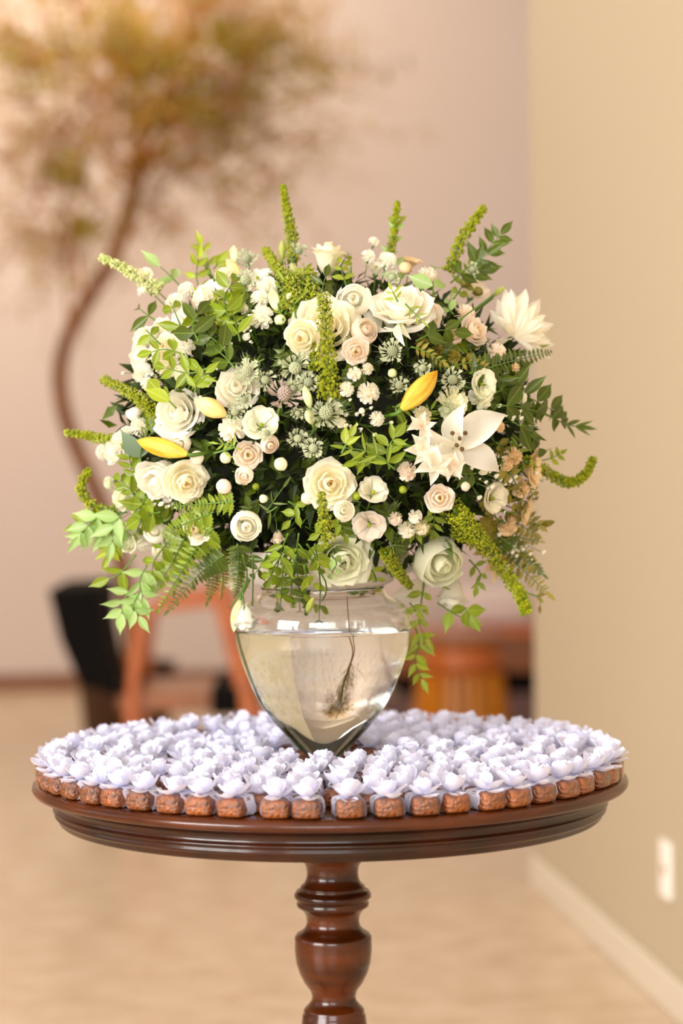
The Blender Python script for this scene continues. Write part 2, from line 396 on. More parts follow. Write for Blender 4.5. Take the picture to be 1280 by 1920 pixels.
# low bench, cushion, rug and slatted stool at the right
b0 = RI @ on_floor(742, 1306); b1 = RI @ on_floor(1010, 1306)
BY = b0.y; BX0, BX1 = b0.x, b1.x + 1.3
BEN = empty('low_bench', (0, 0, 0), ROOM @ Matrix.Translation((BX0, BY, 0)))
tag(BEN, 'long low brown wooden bench over a painted black plinth against the back wall', 'bench')
bz = (CAM.z - at(900, 1180, 11.55).z); bz = at(900, 1183, 11.5).z
LN = BX1 - BX0
mb = MB(); mb.box((-0.03, -0.03, bz - 0.03), (LN, 0.5, bz)); bevel(link('bench_top', mb.mesh('bench_top', M['orange_wood'], False), BEN), 0.006)  # top coloured lighter than the front for the light it reflects
mb = MB(); mb.box((0.0, 0, 0.1), (LN, 0.47, bz - 0.03)); bevel(link('front_panel', mb.mesh('front_panel', M['brown_wood'], False), BEN), 0.006)
mb = MB(); mb.box((0.03, 0.04, 0), (LN, 0.45, 0.1)); link('shadow', mb.mesh('shadow', M['black'], False), BEN)  # black box painted in for the dark shadow under the bench
cp = at(930, 1120, 11.75)
CU = link('bench_cushion', None) if False else None
mb = MB()
for i in range(1):
    pass
vs = []; fs = []; nu = 14; nv = 10
cr_ = RI @ cp
for side in (1, -1):
    off = len(vs)
    for j in range(nv + 1):
        for i in range(nu + 1):
            u = i / nu * 2 - 1; w = j / nv * 2 - 1
            k = (1 - u**4) ** .5 * (1 - w**4) ** .5
            vs.append((u * .19, side * .065 * k, w * .1))
    for j in range(nv):
        for i in range(nu):
            a = off + j*(nu+1) + i; f = (a, a+1, a+nu+2, a+nu+1); fs.append(f if side < 0 else f[::-1])
mb.add(vs, fs)
cu = link('bench_cushion', mb.mesh('bench_cushion', M['linen']), None, ROOM @ Matrix.Translation((cr_.x, BY + .3, bz + .098)))
tag(cu, 'pale greyish cushion standing on the brown bench by the wall corner', 'cushion')
mb = MB(); mb.box((BX0 - .15, BY - 2.0, 0.0), (BX1 - .2, BY - 0.05, 0.012))
tag(link('rug', mb.mesh('rug', M['rug'], False), None, ROOM), 'dark purple grey rug on the floor in front of the bench', 'rug')
sd = 10.2; s0 = at(863, 1300, sd); px = sd / F
ST = empty('slatted_stool', (s0.x, s0.y, 0.012))
tag(ST, 'round amber wooden stool with upright slats in front of the bench', 'stool')
zt = at(863, 1188, sd).z - 0.012
mb = MB(); mb.lathe([(.02, zt - .05), (.175, zt - .05), (.19, zt - .03), (.19, zt - .01), (.175, zt), (.02, zt)], 40); link('seat', mb.mesh('seat', M['brown_wood']), ST)
mb = MB(); mb.lathe([(.165, zt - .17), (.178, zt - .17), (.178, zt - .05), (.165, zt - .05)], 40, closed=True); link('upper_band', mb.mesh('upper_band', M['orange_wood']), ST)
mb = MB(); mb.lathe([(.18, 0), (.205, 0), (.205, .035), (.18, .035)], 40, closed=True); link('base_ring', mb.mesh('base_ring', M['amber']), ST)
sl = MB()
hz = zt - .16
sl.add([(-.017, .166, hz), (.017, .166, hz), (.021, .19, .03), (-.021, .19, .03), (-.017, .18, hz), (.017, .18, hz), (.021, .204, .03), (-.021, .204, .03)],
       [(0,3,2,1),(4,5,6,7),(0,1,5,4),(1,2,6,5),(2,3,7,6),(3,0,4,7)])
sme = sl.mesh('slat', M['amber'], False)
for k in range(24): link('slat', sme, ST, Matrix.Rotation(2*math.pi*k/24, 4, 'Z'))

# ------------------------------------------------------------------ pedestal table
TC = at(619, 1462, 3.27); ZT = 0.782
TB = empty('pedestal_table', (TC.x, TC.y, 0)); tag(TB, 'round dark mahogany pedestal table with moulded rim and turned column', 'table')
mb = MB()
mb.lathe([(0.01, ZT), (.386, ZT), (.394, ZT - .001), (.3995, ZT - .005), (.4005, ZT - .010), (.398, ZT - .0145), (.390, ZT - .0165), (.02, ZT - .0165)], 160)
link('tabletop', mb.mesh('tabletop', M['wood']), TB)
z = ZT - .0165
mb = MB()
mb.lathe([(.30, z), (.381, z), (.3785, z-.002), (.372, z-.006), (.3695, z-.012), (.3695, z-.016), (.3725, z-.0185), (.3735, z-.0205), (.3715, z-.0225),
          (.3685, z-.0235), (.3705, z-.026), (.3712, z-.0285), (.369, z-.031), (.365, z-.033), (.3655, z-.037), (.362, z-.040), (.30, z-.040)], 160)
link('moulded_apron', mb.mesh('moulded_apron', M['wood_dark']), TB)
def pz(py): return at(622, py, 3.27).z
def pr(px): return px / F * 3.27
prof = [(.06, .745), (.06, .70), (pr(66), pz(1600)), (pr(56), pz(1612)), (pr(50), pz(1622)), (pr(48), pz(1635)), (pr(49), pz(1645)), (pr(53), pz(1654)), (pr(60), pz(1660)),
        (pr(61), pz(1663)), (pr(58), pz(1665)), (pr(68), pz(1669)), (pr(72), pz(1675)), (pr(72), pz(1681)), (pr(67), pz(1686)), (pr(64), pz(1688)), (pr(68), pz(1692)), (pr(67), pz(1698)),
        (pr(59), pz(1703)), (pr(56), pz(1706)), (pr(51), pz(1714)), (pr(49), pz(1726)), (pr(51), pz(1736)), (pr(58), pz(1744)), (pr(68), pz(1750)), (pr(72), pz(1756)), (pr(72), pz(1762)),
        (pr(72.5), pz(1780)), (pr(70), pz(1804)), (pr(64), pz(1824)), (pr(55), pz(1842)), (pr(45), pz(1855)), (pr(41), pz(1866)), (pr(42), pz(1876)), (pr(48), pz(1884)),
        (pr(54), pz(1890)), (pr(57), pz(1894)), (pr(56), pz(1899)), (pr(59), pz(1903)), (pr(60), pz(1910)), (pr(62), pz(1925)), (pr(66), pz(1945)), (pr(70), pz(1975)),
        (.052, .38), (.045, .33), (.035, .30), (.04, .28), (.05, .27), (.05, .25), (.045, .24), (.055, .22), (.055, .12), (.045, .10), (.02, .09)]
mb = MB(); mb.lathe(prof, 72); CO = link('column', mb.mesh('column', M['wood']), TB)
pc = at(624.5, 1760, 3.27); CO.location = (pc.x - TC.x, pc.y - TC.y, 0)
for k in range(3):
    s_ = [(0.03, .19), (.12, .185), (.20, .14), (.27, .07), (.33, .03), (.38, .02)]
    o = link('leg', sweep_box(s_, 0.045, 0.05).mesh('leg', M['wood'], False), TB, Matrix.Translation((CO.location.x, CO.location.y, 0)) @ Matrix.Rotation(R(90 + 120*k), 4, 'Z') @ Matrix.Translation((0, -.025, 0))); bevel(o, .008)

# ------------------------------------------------------------------ vase
VC = at(608, 1440, 3.27)
VA = empty('glass_vase', (VC.x, VC.y, ZT)); 
tag(VA, 'clear teardrop glass vase half full of water standing on the table', 'vase')
def vz(py): return at(608, py, 3.27).z - ZT
outp = [(0.010, 0.0), (.031, 0.0), (.034, .003), (.033, .007), (.027, .011), (.022, .016), (pr(25), vz(1424)), (pr(40), vz(1410)), (pr(60), vz(1390)), (pr(82), vz(1366)),
        (pr(103), vz(1340)), (pr(121), vz(1314)), (pr(135), vz(1285)), (pr(147), vz(1255)), (pr(157), vz(1225)), (pr(163.5), vz(1198)), (pr(166), vz(1175)),
        (pr(165), vz(1157)), (pr(160), vz(1142)), (pr(148), vz(1129)), (pr(130), vz(1119)), (pr(118), vz(1110)), (pr(116), vz(1100))]
outp = [(p.x, p.y) for p in smooth([Vector((a, b, 0)) for a, b in outp], 3)]
th = 0.0032
inn = []
for i, (r, zz) in enumerate(outp):
    if zz < vz(1424) + .006: continue
    a = Vector(outp[max(i-1, 0)]); b = Vector(outp[min(i+1, len(outp)-1)]); t = (b - a).normalized()
    inn.append((r - t.y * th, zz + t.x * th))
inn = [(r, zz) for r, zz in inn if r > 0.004]
botz = inn[0][1] - .003
full = outp + [(outp[-1][0] - th/2, outp[-1][1] + .001)] + inn[::-1] + [(0.002, botz)]
mb = MB(); mb.lathe([(0.0005, 0)] + full, 96); link('glass_body', mb.mesh('glass_body', M['glass']), VA)
ZW = vz(1178)
wp = [(0.001, botz - .0004)] + [(r + .0005, zz - .0002) for r, zz in inn if zz < ZW - .001]
lr = min(inn, key=lambda p: abs(p[1] - ZW))[0]
wp += [(lr + .0005, ZW), (.0005, ZW)]
mb = MB(); mb.lathe(wp, 96); tag(link('vase_water', mb.mesh('vase_water', M['water']), None, Matrix.Translation(VA.location)), 'clear water filling the lower part of the glass vase', 'water')
# stem and root inside the water
VL = VA.location
S = [at(452, 1150, 3.25), at(464, 1200, 3.25), at(476, 1240, 3.25), at(500, 1300, 3.26), at(535, 1350, 3.27), at(575, 1395, 3.27)]
mb = MB(); mb.tube(smooth(S), .0042, 8); tag(link('flower_stem_in_vase', mb.mesh('flower_stem_in_vase', M['stem'])), 'thick green flower stem lying along the left inside of the vase', 'stem')
o = empty('submerged_root', at(655, 1120, 3.2)); b_ = o.location.copy(); tag(o, 'thin brown hairy root hanging in the water inside the vase', 'root')
P = smooth([at(650, 1120, 3.2), at(655, 1190, 3.2), at(658, 1215, 3.2), at(650, 1245, 3.2), at(641, 1275, 3.2), at(636, 1310, 3.2)])
mb = MB(); mb.tube([p - b_ for p in P], .0007, 5); link('strand', mb.mesh('strand', M['stem_brown']), o)
mb = MB()
for k in range(100):
    p = P[rnd.randrange(len(P) * 5 // 9, len(P))] - b_
    e = p + Vector((rnd.gauss(-.003, .008), rnd.gauss(0, .006), -rnd.uniform(.008, .03)))
    mb.tube([p, p.lerp(e, .5) + Vector((rnd.gauss(0, .002), 0, 0)), e], [.0003, .00025, .00015], 3)
h = link('root_hairs', mb.mesh('root_hairs', M['root']), o); h['kind'] = 'stuff'

# ------------------------------------------------------------------ wrapped sweets
def rounded_block(lx, ly, lz, seg=3, bulge=.12):
    mb = MB(); n = 10; m = 14; rings = []
    # superellipse section in y/z swept along x
    for i in range(n + 1):
        t = i / n * 2 - 1; s = (1 - abs(t) ** 6) ** .25 if abs(t) < 1 else 0.72
        s = max(s, .72); x = t * lx / 2
        ring = []
        for k in range(m):
            a = 2 * math.pi * k / m; c, d = math.cos(a), math.sin(a)
            yy = math.copysign(abs(c) ** .36, c) * ly / 2 * s; zz = math.copysign(abs(d) ** .40, d) * lz / 2 * s
            ring.append((x, yy, zz + lz / 2))
        rings.append(ring)
    vs = [p for r_ in rings for p in r_]; fs = []
    for i in range(n):
        for k in range(m): fs.append((i*m+k, (i+1)*m+k, (i+1)*m+(k+1) % m, i*m+(k+1) % m))
    fs.append(tuple(range(m))); fs.append(tuple(n*m + m-1-k for k in range(m)))
    mb.add(vs, fs); return mb
sw_body = rounded_block(.0385, .0355, .0235).mesh('sweet_body', M['sweet'])
def sleeve(seed):
    g = random.Random(seed); mb = MB(); m = 14; nx = 4; vs = []; fs = []
    for i in range(nx + 1):
        x = -.017 + .026 * i / nx; fl = 1 + .07 * (abs(i - nx/2) / (nx/2)) ** 2
        for k in range(m + 1):
            a = R(-38) + R(256) * k / m; c, d = math.cos(a), math.sin(a)
            rr = fl * (1 + g.uniform(-.02, .02))
            vs.append((x + .003 * math.sin(k * 1.7 + seed), math.copysign(abs(c) ** .55, c) * .0182 * rr, .0115 + math.copysign(abs(d) ** .6, d) * .0130 * rr))
    for i in range(nx):
        for k in range(m): a = i*(m+1)+k; fs.append((a, a+m+1, a+m+2, a+1))
    mb.add(vs, fs); return mb.mesh('paper_sleeve', M['paper'])
sleeves = [sleeve(i) for i in range(3)]
def ppetal(seed):
    g = random.Random(seed); mb = MB(); nu, nv = 4, 5; vs = []; fs = []; L = .0235; Wd = .0215
    for j in range(nv + 1):
        v_ = j / nv; w = (math.sin(math.pi * min(v_ * .62 + .12, .9)) ** .8) * (1 if v_ < .8 else (1 - (v_ - .8) * 2.6))
        for i in range(nu + 1):
            u = i / nu * 2 - 1
            vs.append((u * Wd / 2 * w, v_ * L, .006 * v_ * v_ * g.uniform(.8, 1.1) + .0045 * u * u * w - .002 * math.sin(3 * v_)))
    for j in range(nv):
        for i in range(nu): a = j*(nu+1)+i; fs.append((a, a+1, a+nu+2, a+nu+1))
    mb.add(vs, fs); return mb.mesh('paper_petal', M['paper'])
ppet = [ppetal(i) for i in range(3)]
sr = random.Random(5)
def sweet(x, y, ang, label, group, np=6):
    X = Matrix.Translation((x, y, ZT)) @ Matrix.Rotation(ang, 4, 'Z')
    o = link('wrapped_sweet', sw_body, None, X)
    tag(o, label, 'sweet', group)
    link('paper_sleeve', sleeves[sr.randrange(3)], o, Matrix.Translation((-.002, 0, 0)))
    Xh = Matrix.Translation((.003, sr.uniform(-.004, .004), .0235)) @ Matrix.Rotation(-math.pi / 2 + sr.uniform(-.35, .35), 4, 'Z') @ Matrix.Rotation(R(sr.uniform(-14, 6)), 4, 'X')
    link('paper_petal', ppet[sr.randrange(3)], o, Xh)
    a0 = sr.uniform(0, 6.28)
    for k in range(np):
        a = a0 + k * 2 * math.pi / np + sr.uniform(-.2, .2); inner = k % 2
        el = R(sr.uniform(16, 38) if not inner else sr.uniform(44, 68))
        Xp = Matrix.Translation((-.002, 0, .0235)) @ Matrix.Rotation(a, 4, 'Z') @ Matrix.Rotation(el, 4, 'X') @ Matrix.Translation((0, .0015, 0)) @ Matrix.Scale(sr.uniform(.98, 1.2) * (.82 if inner else 1), 4)
        link('paper_petal', ppet[sr.randrange(3)], o, Xp)
    return o
rings = [(.3745, 53), (.330, 46), (.286, 40), (.242, 33), (.198, 27), (.154, 20), (.110, 14)]
names_ring = ['rim ring', 'second ring', 'third ring', 'fourth ring', 'fifth ring', 'sixth ring', 'innermost ring']
W12 = ['', 'one', 'two', 'three', 'four', 'five', 'six', 'seven', 'eight', 'nine', 'ten', 'eleven', 'twelve']
ords = ['leftmost', 'second', 'third', 'fourth', 'fifth', 'sixth', 'seventh', 'eighth', 'ninth', 'tenth']
front = []; used_l = set()
for ri, (r0, n) in enumerate(rings):
    for k in range(n):
        a = 2 * math.pi * (k + (.5 if ri == 0 else .13 * ri)) / n - math.pi / 2
        jit = .3 if ri else .05
        if ri and sr.random() < .065: continue          # little gaps in the rings
        rr = r0 + (sr.uniform(-.006, .006) if ri else sr.uniform(-.002, .002)); aa = a + (sr.uniform(-.12, .12) * .044 / r0)
        x = TC.x + rr * math.cos(aa); y = TC.y + rr * math.sin(aa)
        if (Vector((x, y)) - Vector((VC.x, VC.y))).length < .068: continue
        dv = math.degrees(math.atan2(x - TC.x, -(y - TC.y)))          # 0 = nearest the camera, + right
        fr = abs(dv) < 84
        if ri == 0 and fr: front.append((dv, x, y, aa)); continue
        hrs = (6 + dv / -30) % 12; q4 = int(round(hrs * 4)) % 48; hh = (q4 // 4) or 12; nx = hh % 12 + 1
        ck = ['%s o\'clock' % W12[hh], 'quarter past %s' % W12[hh], 'half past %s' % W12[hh], 'quarter to %s' % W12[nx]][q4 % 4]
        lab = 'brown sweet under white paper flower, %s, at %s on the tabletop' % (names_ring[ri], ck)
        if lab in used_l: lab = lab.replace(', at ', ', just past ')
        used_l.add(lab)
        sweet(x, y, aa + (sr.uniform(-.35, .35) if ri else 0), lab, 'sweets of the %s' % names_ring[ri], 6)
front.sort()
nf = len(front); mid = min(range(nf), key=lambda i: abs(front[i][0]))
oo = ['first', 'second', 'third', 'fourth', 'fifth', 'sixth', 'seventh', 'eighth', 'ninth', 'tenth', 'eleventh', 'twelfth', 'thirteenth', 'fourteenth']
for i, (dv, x, y, aa) in enumerate(front):
    if i == mid: w = 'nearest of the rim row, straight above the column'
    elif i < mid: w = ('%s left of the one above the column' % oo[mid - i - 1]) if mid - i < 12 else 'far left end of the rim row'
    else: w = ('%s right of the one above the column' % oo[i - mid - 1]) if i - mid < 12 else 'far right end of the rim row'
    sweet(x, y, aa + sr.uniform(-.1, .1), 'rim sweet, brown end outward, ' + w, 'sweets along the near rim', 6)

# ================================================================== the bouquet
BC = Vector(at(612, 800, 3.27))
def bd(px, py, off=0.0):
    u = (px - 612) / 425; v = (py - 795) / 330
    return 3.27 - .245 * math.sqrt(max(1 - u*u - v*v, 0)) + off
def bn(px, py, k=.45):
    u = (px - 612) / 425; v = (py - 795) / 330; q = math.sqrt(max(1 - u*u - v*v, 0))
    return face(u * .9, -v * .9, q + k)
g = random.Random(21)

zr = outp[-1][1] + .0015
mb = MB(); mb.lathe([(.004, zr), (.083, zr), (.095, zr + .006), (.112, zr + .03), (.118, zr + .05), (.114, zr + .05), (.107, zr + .03), (.09, zr + .01), (.004, zr + .006)], 64)  # bowl added over the rim so the vase water refracts something pale
tag(link('added_bowl', mb.mesh('added_bowl', M['bowl']), None, Matrix.Translation(VA.location)), 'shallow pale bowl added under the flowers to lighten the vase below', 'bowl')
# inner moss and the dark filler leaves carry the bouquet's inner shade in their colour
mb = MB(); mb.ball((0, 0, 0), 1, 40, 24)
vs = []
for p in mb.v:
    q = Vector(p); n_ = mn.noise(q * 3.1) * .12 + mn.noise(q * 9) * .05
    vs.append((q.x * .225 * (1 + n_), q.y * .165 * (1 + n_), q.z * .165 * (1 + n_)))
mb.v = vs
o = link('shade_core', mb.mesh('shade_core', M['core_shade']), None, Matrix.Translation(BC + Vector((0, 0.01, 0.0))))
tag(o, 'near-black ball added for the shade deep in the middle of the bouquet', 'core'); o['kind'] = 'stuff'

def leaf_mesh(name, w, fold=.22, droop=.12, n=8, tipp=1.0, serr=0):
    mb = MB(); vs = []; fs = []
    for j in range(n + 1):
        t = j / n; ww = w * (math.sin(math.pi * t ** .80) ** (1.0 if t < .5 else tipp)) if 0 < t < 1 else 0.004
        if serr and 0 < j < n: ww *= 1 + (serr if j % 2 else -serr)
        z = -droop * t * t
        vs += [(-ww / 2, t, z + ww * fold), (0, t, z), (ww / 2, t, z + ww * fold)]
    for j in range(n):
        a = j * 3; fs += [(a, a+1, a+4, a+3), (a+1, a+2, a+5, a+4)]
    mb.add(vs, fs); return mb.mesh(name, M['leaf'])
LEAF = [leaf_mesh('leaf_a', .42, .3, tipp=1.7), leaf_mesh('leaf_b', .46, .2, .3, tipp=1.9), leaf_mesh('leaf_c', .36, .4, -.12, tipp=1.6), leaf_mesh('leaf_d', .40, .25, .18, tipp=1.8)]
NARROW = [leaf_mesh('leaf_n', .17, .2, .2), leaf_mesh('leaf_m', .22, .25, .05)]
BROAD = [leaf_mesh('leaf_w', .58, .12, .2, 8, tipp=1.6), leaf_mesh('leaf_x', .52, .2, .1, 8, tipp=1.7)]
PINNA = [leaf_mesh('pinna_a', .30, .1, .15, 11, tipp=1.2, serr=.3)]

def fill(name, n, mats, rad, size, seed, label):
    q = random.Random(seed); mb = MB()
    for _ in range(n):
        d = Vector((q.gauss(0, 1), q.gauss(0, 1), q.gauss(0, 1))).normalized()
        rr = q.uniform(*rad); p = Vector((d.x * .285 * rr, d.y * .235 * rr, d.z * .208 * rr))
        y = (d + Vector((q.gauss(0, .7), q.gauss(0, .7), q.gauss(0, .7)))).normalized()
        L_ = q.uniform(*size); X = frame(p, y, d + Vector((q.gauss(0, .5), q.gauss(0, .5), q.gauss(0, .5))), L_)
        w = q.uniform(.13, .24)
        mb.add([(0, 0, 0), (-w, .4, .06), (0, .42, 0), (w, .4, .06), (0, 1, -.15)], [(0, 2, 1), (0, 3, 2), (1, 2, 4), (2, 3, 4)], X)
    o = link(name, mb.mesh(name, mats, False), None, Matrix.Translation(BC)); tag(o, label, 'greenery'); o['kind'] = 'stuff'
fill('filler_greenery', 5200, M['fill'], (.62, .96), (.018, .042), 3, 'dense green filler leaves inside the bouquet, darkened for the shade there')
fill('light_filler_greenery', 500, M['leaf_dark'], (.80, 1.0), (.018, .036), 4, 'brighter green filler leaves near the surface of the bouquet')
mb = MB()
for _ in range(330):
    d = Vector((g.gauss(0, 1), g.gauss(0, 1), g.gauss(0, 1))).normalized()
    p = Vector((d.x * .28, d.y * .235, d.z * .205)) * g.uniform(.6, .98); e = p * g.uniform(.55, .8) + Vector((g.gauss(0, .02), g.gauss(0, .02), g.gauss(0, .02)))
    mb.tube([e, p], .0009, 4)
o = link('filler_stems', mb.mesh('filler_stems', M['stem']), None, Matrix.Translation(BC)); tag(o, 'thin green flower stems crossing inside the bouquet', 'stems'); o['kind'] = 'stuff'

# ---- petals
def petal_cup(name, prof, half, drop=.18, ruff=.0, seed=0, nu=7, nv=6, notch=0.0):
    q = random.Random(seed); ph = q.uniform(0, 6); mb = MB(); vs = []; fs = []
    def ev(v_):
        for (v0, r0, z0), (v1, r1, z1) in zip(prof, prof[1:]):
            if v_ <= v1: t = (v_ - v0) / (v1 - v0); t = t * t * (3 - 2*t) * .4 + t * .6; return r0 + (r1-r0)*t, z0 + (z1-z0)*t
        return prof[-1][1], prof[-1][2]
    for j in range(nv + 1):
        for i in range(nu + 1):
            u = i / nu * 2 - 1; v_ = j / nv * (1 - drop * abs(u) ** 2.6 + notch * (1 - abs(u)) * -1)
            r, z = ev(v_); wv = .42 + .58 * math.sin(math.pi * min(v_, .8) / 1.6)
            a = R(half) * u * wv
            k = ruff * v_ ** 2 * math.sin(u * 5.5 + ph) + ruff * .5 * v_ ** 3 * math.sin(u * 13 + ph * 2)
            r += k * .7 + .03 * (u * u) * v_; z += k
            vs.append((r * math.cos(a), r * math.sin(a), z))
    for j in range(nv):
        for i in range(nu): a = j*(nu+1)+i; fs.append((a, a+1, a+nu+2, a+nu+1))
    mb.add(vs, fs); return mb.mesh(name, M['white'])
P_IN = [petal_cup('petal_in%d' % i, [(0, .05, -.4), (.5, .24, 0), (.8, .28, .3), (1, .15, .44)], 84, ruff=.02, seed=i) for i in range(2)]
P_B = [petal_cup('petal_b%d' % i, [(0, .05, -.45), (.5, .38, -.02), (.8, .46, .26), (.93, .44, .36), (1, .38, .38)], 72, ruff=.05, seed=i+5) for i in range(2)]
P_MID = [petal_cup('petal_m%d' % i, [(0, .08, -.5), (.45, .50, -.15), (.78, .64, .17), (.92, .67, .27), (1, .68, .25)], 60, ruff=.06, seed=i+9) for i in range(2)]
P_OUT = [petal_cup('petal_o%d' % i, [(0, .1, -.55), (.4, .56, -.3), (.76, .80, .05), (.9, .88, .10), (1, .94, .03)], 54, ruff=.08, seed=i+19) for i in range(2)]
P_FAR = [petal_cup('petal_f%d' % i, [(0, .1, -.6), (.4, .62, -.42), (.75, .90, -.12), (.9, 1.0, -.12), (1, 1.05, -.22)], 50, ruff=.09, seed=i+29) for i in range(2)]
P_GLOBE = [petal_cup('petal_g%d' % i, [(0, .1, -.75), (.3, .7, -.5), (.6, .95, 0), (.85, .86, .45), (1, .70, .62)], 76, drop=.12, ruff=.03, seed=i+39) for i in range(2)]
P_LIS = [petal_cup('petal_l%d' % i, [(0, .08, -.7), (.35, .42, -.3), (.7, .78, .08), (.9, .98, .16), (1, 1.05, .12)], 42, ruff=.05, seed=i+49) for i in range(2)]
P_LONG = [petal_cup('petal_t%d' % i, [(0, .1, -1.1), (.35, .42, -.7), (.7, .62, -.05), (.9, .85, .18), (1, .98, .12)], 46, ruff=.07, seed=i+59) for i in range(2)]
mb = MB()
for q_, (rr_, hh_, ha_) in enumerate([(.055, .40, 100), (.10, .44, 95), (.10, .43, 95), (.155, .46, 88), (.155, .45, 88), (.155, .44, 88)]):
    pc_ = petal_cup('heart_petal', [(0, .03, -.3), (.5, rr_ * 1.15, .05), (.85, rr_ * 1.2, hh_ - .08), (1, rr_ * .85, hh_)], ha_, ruff=.012, seed=q_ + 70)
    X_ = Matrix.Rotation(q_ * 2.2, 4, 'Z'); mb.add([v_.co for v_ in pc_.vertices], [tuple(p_.vertices) for p_ in pc_.polygons], X_)
HEART = mb.mesh('rose_heart', M['heart'])
mb = MB(); mb.lathe([(.01, -1.0), (.06, -.98), (.16, -.85), (.24, -.72), (.22, -.6), (.02, -.5)], 14)
CALYX = mb.mesh('calyx', M['stem'])
STEM = None
mb = MB(); mb.tube([(0, 0, -3.2), (.05, 0, -2), (0, 0, -.9)], .055, 7); STEMM = mb.mesh('flower_stem', M['stem'])

def ring(root, protos, n, m, s=1, a0=0, dz=0, part='petal', jit=.12, tilt=0):
    for k in range(n):
        a = a0 + 2*math.pi*k/n + g.uniform(-jit, jit); ss = s * g.uniform(.9, 1.07)
        X = Matrix.Translation((0, 0, dz)) @ Matrix.Rotation(a, 4, 'Z') @ Matrix.Rotation(g.uniform(-.12, .12) + tilt, 4, 'Y') @ Matrix.Rotation(g.uniform(-.08, .08), 4, 'X') @ Matrix.Scale(ss, 4)
        link(part, wm(protos[k % len(protos)], M[m]), root, X)
SPOTS = []
def base_flower(name, px, py, r, facing, off, stem=True, stem_m='stem'):
    d = bd(px, py, off); loc = at(px, py, d); s = r / F * d
    n_ = face(*facing) if facing else bn(px, py)
    root = empty(name, loc, zframe(loc, n_, g.uniform(0, 6.28), s))
    if stem:
        link('stem', wm(STEMM, M[stem_m]), root); link('calyx', CALYX, root)
    return root
def rose(px, py, r, m, label, facing=None, off=0, kind='full', group='roses in the bouquet', cat='flower', name='rose'):
    o = base_flower(name, px, py, r, facing, off)
    hm = 'heart' if m in ('cream', 'blush') else m
    if kind == 'full':
        link('heart', wm(HEART, M[hm]), o)
        ring(o, P_IN, 3, m); ring(o, P_B, 4, m, a0=.4); ring(o, P_MID, 5, m, a0=.9); ring(o, P_OUT, 5, m, a0=.3); ring(o, P_FAR, 5, m, a0=.8)
    elif kind == 'spray':
        link('heart', wm(HEART, M[hm]), o, Matrix.Scale(1.15, 4))
        ring(o, P_IN, 3, m, 1.15); ring(o, P_B, 4, m, 1.2, .4); ring(o, P_MID, 5, m, 1.15, .9); ring(o, P_OUT, 5, m, 1.02, .3)
    elif kind == 'bud':
        link('heart', wm(HEART, M[m]), o, Matrix.Scale(1.5, 4))
        ring(o, P_GLOBE, 2, m, .62, .3); ring(o, P_GLOBE, 3, m, .8, .9); ring(o, P_GLOBE, 3, m, 1.0, .1)
    elif kind == 'side':
        link('heart', wm(HEART, M[hm]), o, Matrix.Translation((0, 0, .1)) @ Matrix.Scale(1.2, 4))
        ring(o, P_B, 4, m, 1.2, .4, .0); ring(o, P_LONG, 4, m, .85, .9, .12); ring(o, P_LONG, 5, m, 1.0, .2)
    SPOTS.append((px, py, label)); return tag(o, label, cat, group)
def lisianthus(px, py, r, m, label, facing=None, off=0, n=6):
    o = base_flower('lisianthus', px, py, r, facing, off)
    ring(o, P_LIS, n, m); ring(o, P_LIS, 3, m, .78, .5, .05)
    mb = MB(); mb.ball((0, 0, -.12), .13, 8, 6, sq=1.8); link('pistil', mb.mesh('pistil', M['leaf_lime']), o)
    SPOTS.append((px, py, label)); return tag(o, label, 'flower', 'lisianthus flowers in the bouquet')
# small ruffled blooms
def pompon_mesh(seed, n=34):
    q = random.Random(seed); mb = MB()
    for i in range(n):
        t = (i + .5) / n; el = math.acos(1 - 1.2 * t); a = i * 2.39996 + q.uniform(-.2, .2)
        d = Vector((math.sin(el)*math.cos(a), math.sin(el)*math.sin(a), math.cos(el)))
        X = frame(d * .3, d + Vector((q.gauss(0, .16), q.gauss(0, .16), q.gauss(0, .16))), d.cross(Vector((0, 0, 1))) + Vector((q.gauss(0, .6), q.gauss(0, .6), .8)), .66)
        w = q.uniform(.36, .52); c_ = q.uniform(.06, .16)
        mb.add([(-w*.35, 0, 0), (w*.35, 0, 0), (-w*.95, .5, c_), (0, .55, -.04), (w*.95, .5, c_), (-w, .82, c_*1.4), (0, .88, 0), (w, .8, c_*1.2), (-w*.5, 1.02, c_), (w*.5, 1.0, -.05), (0, .98, .1)],
               [(0, 1, 3), (0, 3, 2), (1, 4, 3), (2, 3, 6, 5), (3, 4, 7, 6), (5, 6, 10, 8), (6, 7, 9, 10)], X)
    mb.ball((0, 0, .1), .42, 8, 6); return mb.mesh('ruffled_petals', M['white'])
POM = [pompon_mesh(i) for i in range(3)]
def pompon(px, py, r, m, label, facing=None, off=0, group='small ruffled white blooms', name='pompon_flower'):
    o = base_flower(name, px, py, r, facing, off)
    c = link('ruffled_petals', wm(POM[g.randrange(3)], M[m]), o); c['kind'] = 'stuff'
    SPOTS.append((px, py, label)); return tag(o, label, 'flower', group)
mb = MB()
mb.lathe([(.02, -1.0), (.35, -.85), (.75, -.45), (.95, 0), (.85, .45), (.5, .8), (.05, .92)], 14)
for p_i, p in enumerate(mb.v):
    a = math.atan2(p[1], p[0]); k = 1 + .06 * math.sin(a * 3 + p[2] * 2.5); mb.v[p_i] = (p[0]*k, p[1]*k, p[2])
BALL = mb.mesh('closed_petals', M['white'])
def button(px, py, r, m, label, facing=None, off=0):
    o = base_flower('rose_bud', px, py, r, facing, off); link('closed_petals', wm(BALL, M[m]), o)
    ring(o, P_GLOBE, 3, m, 1.02, .2)
    return tag(o, label, 'bud', 'small round rosebuds')

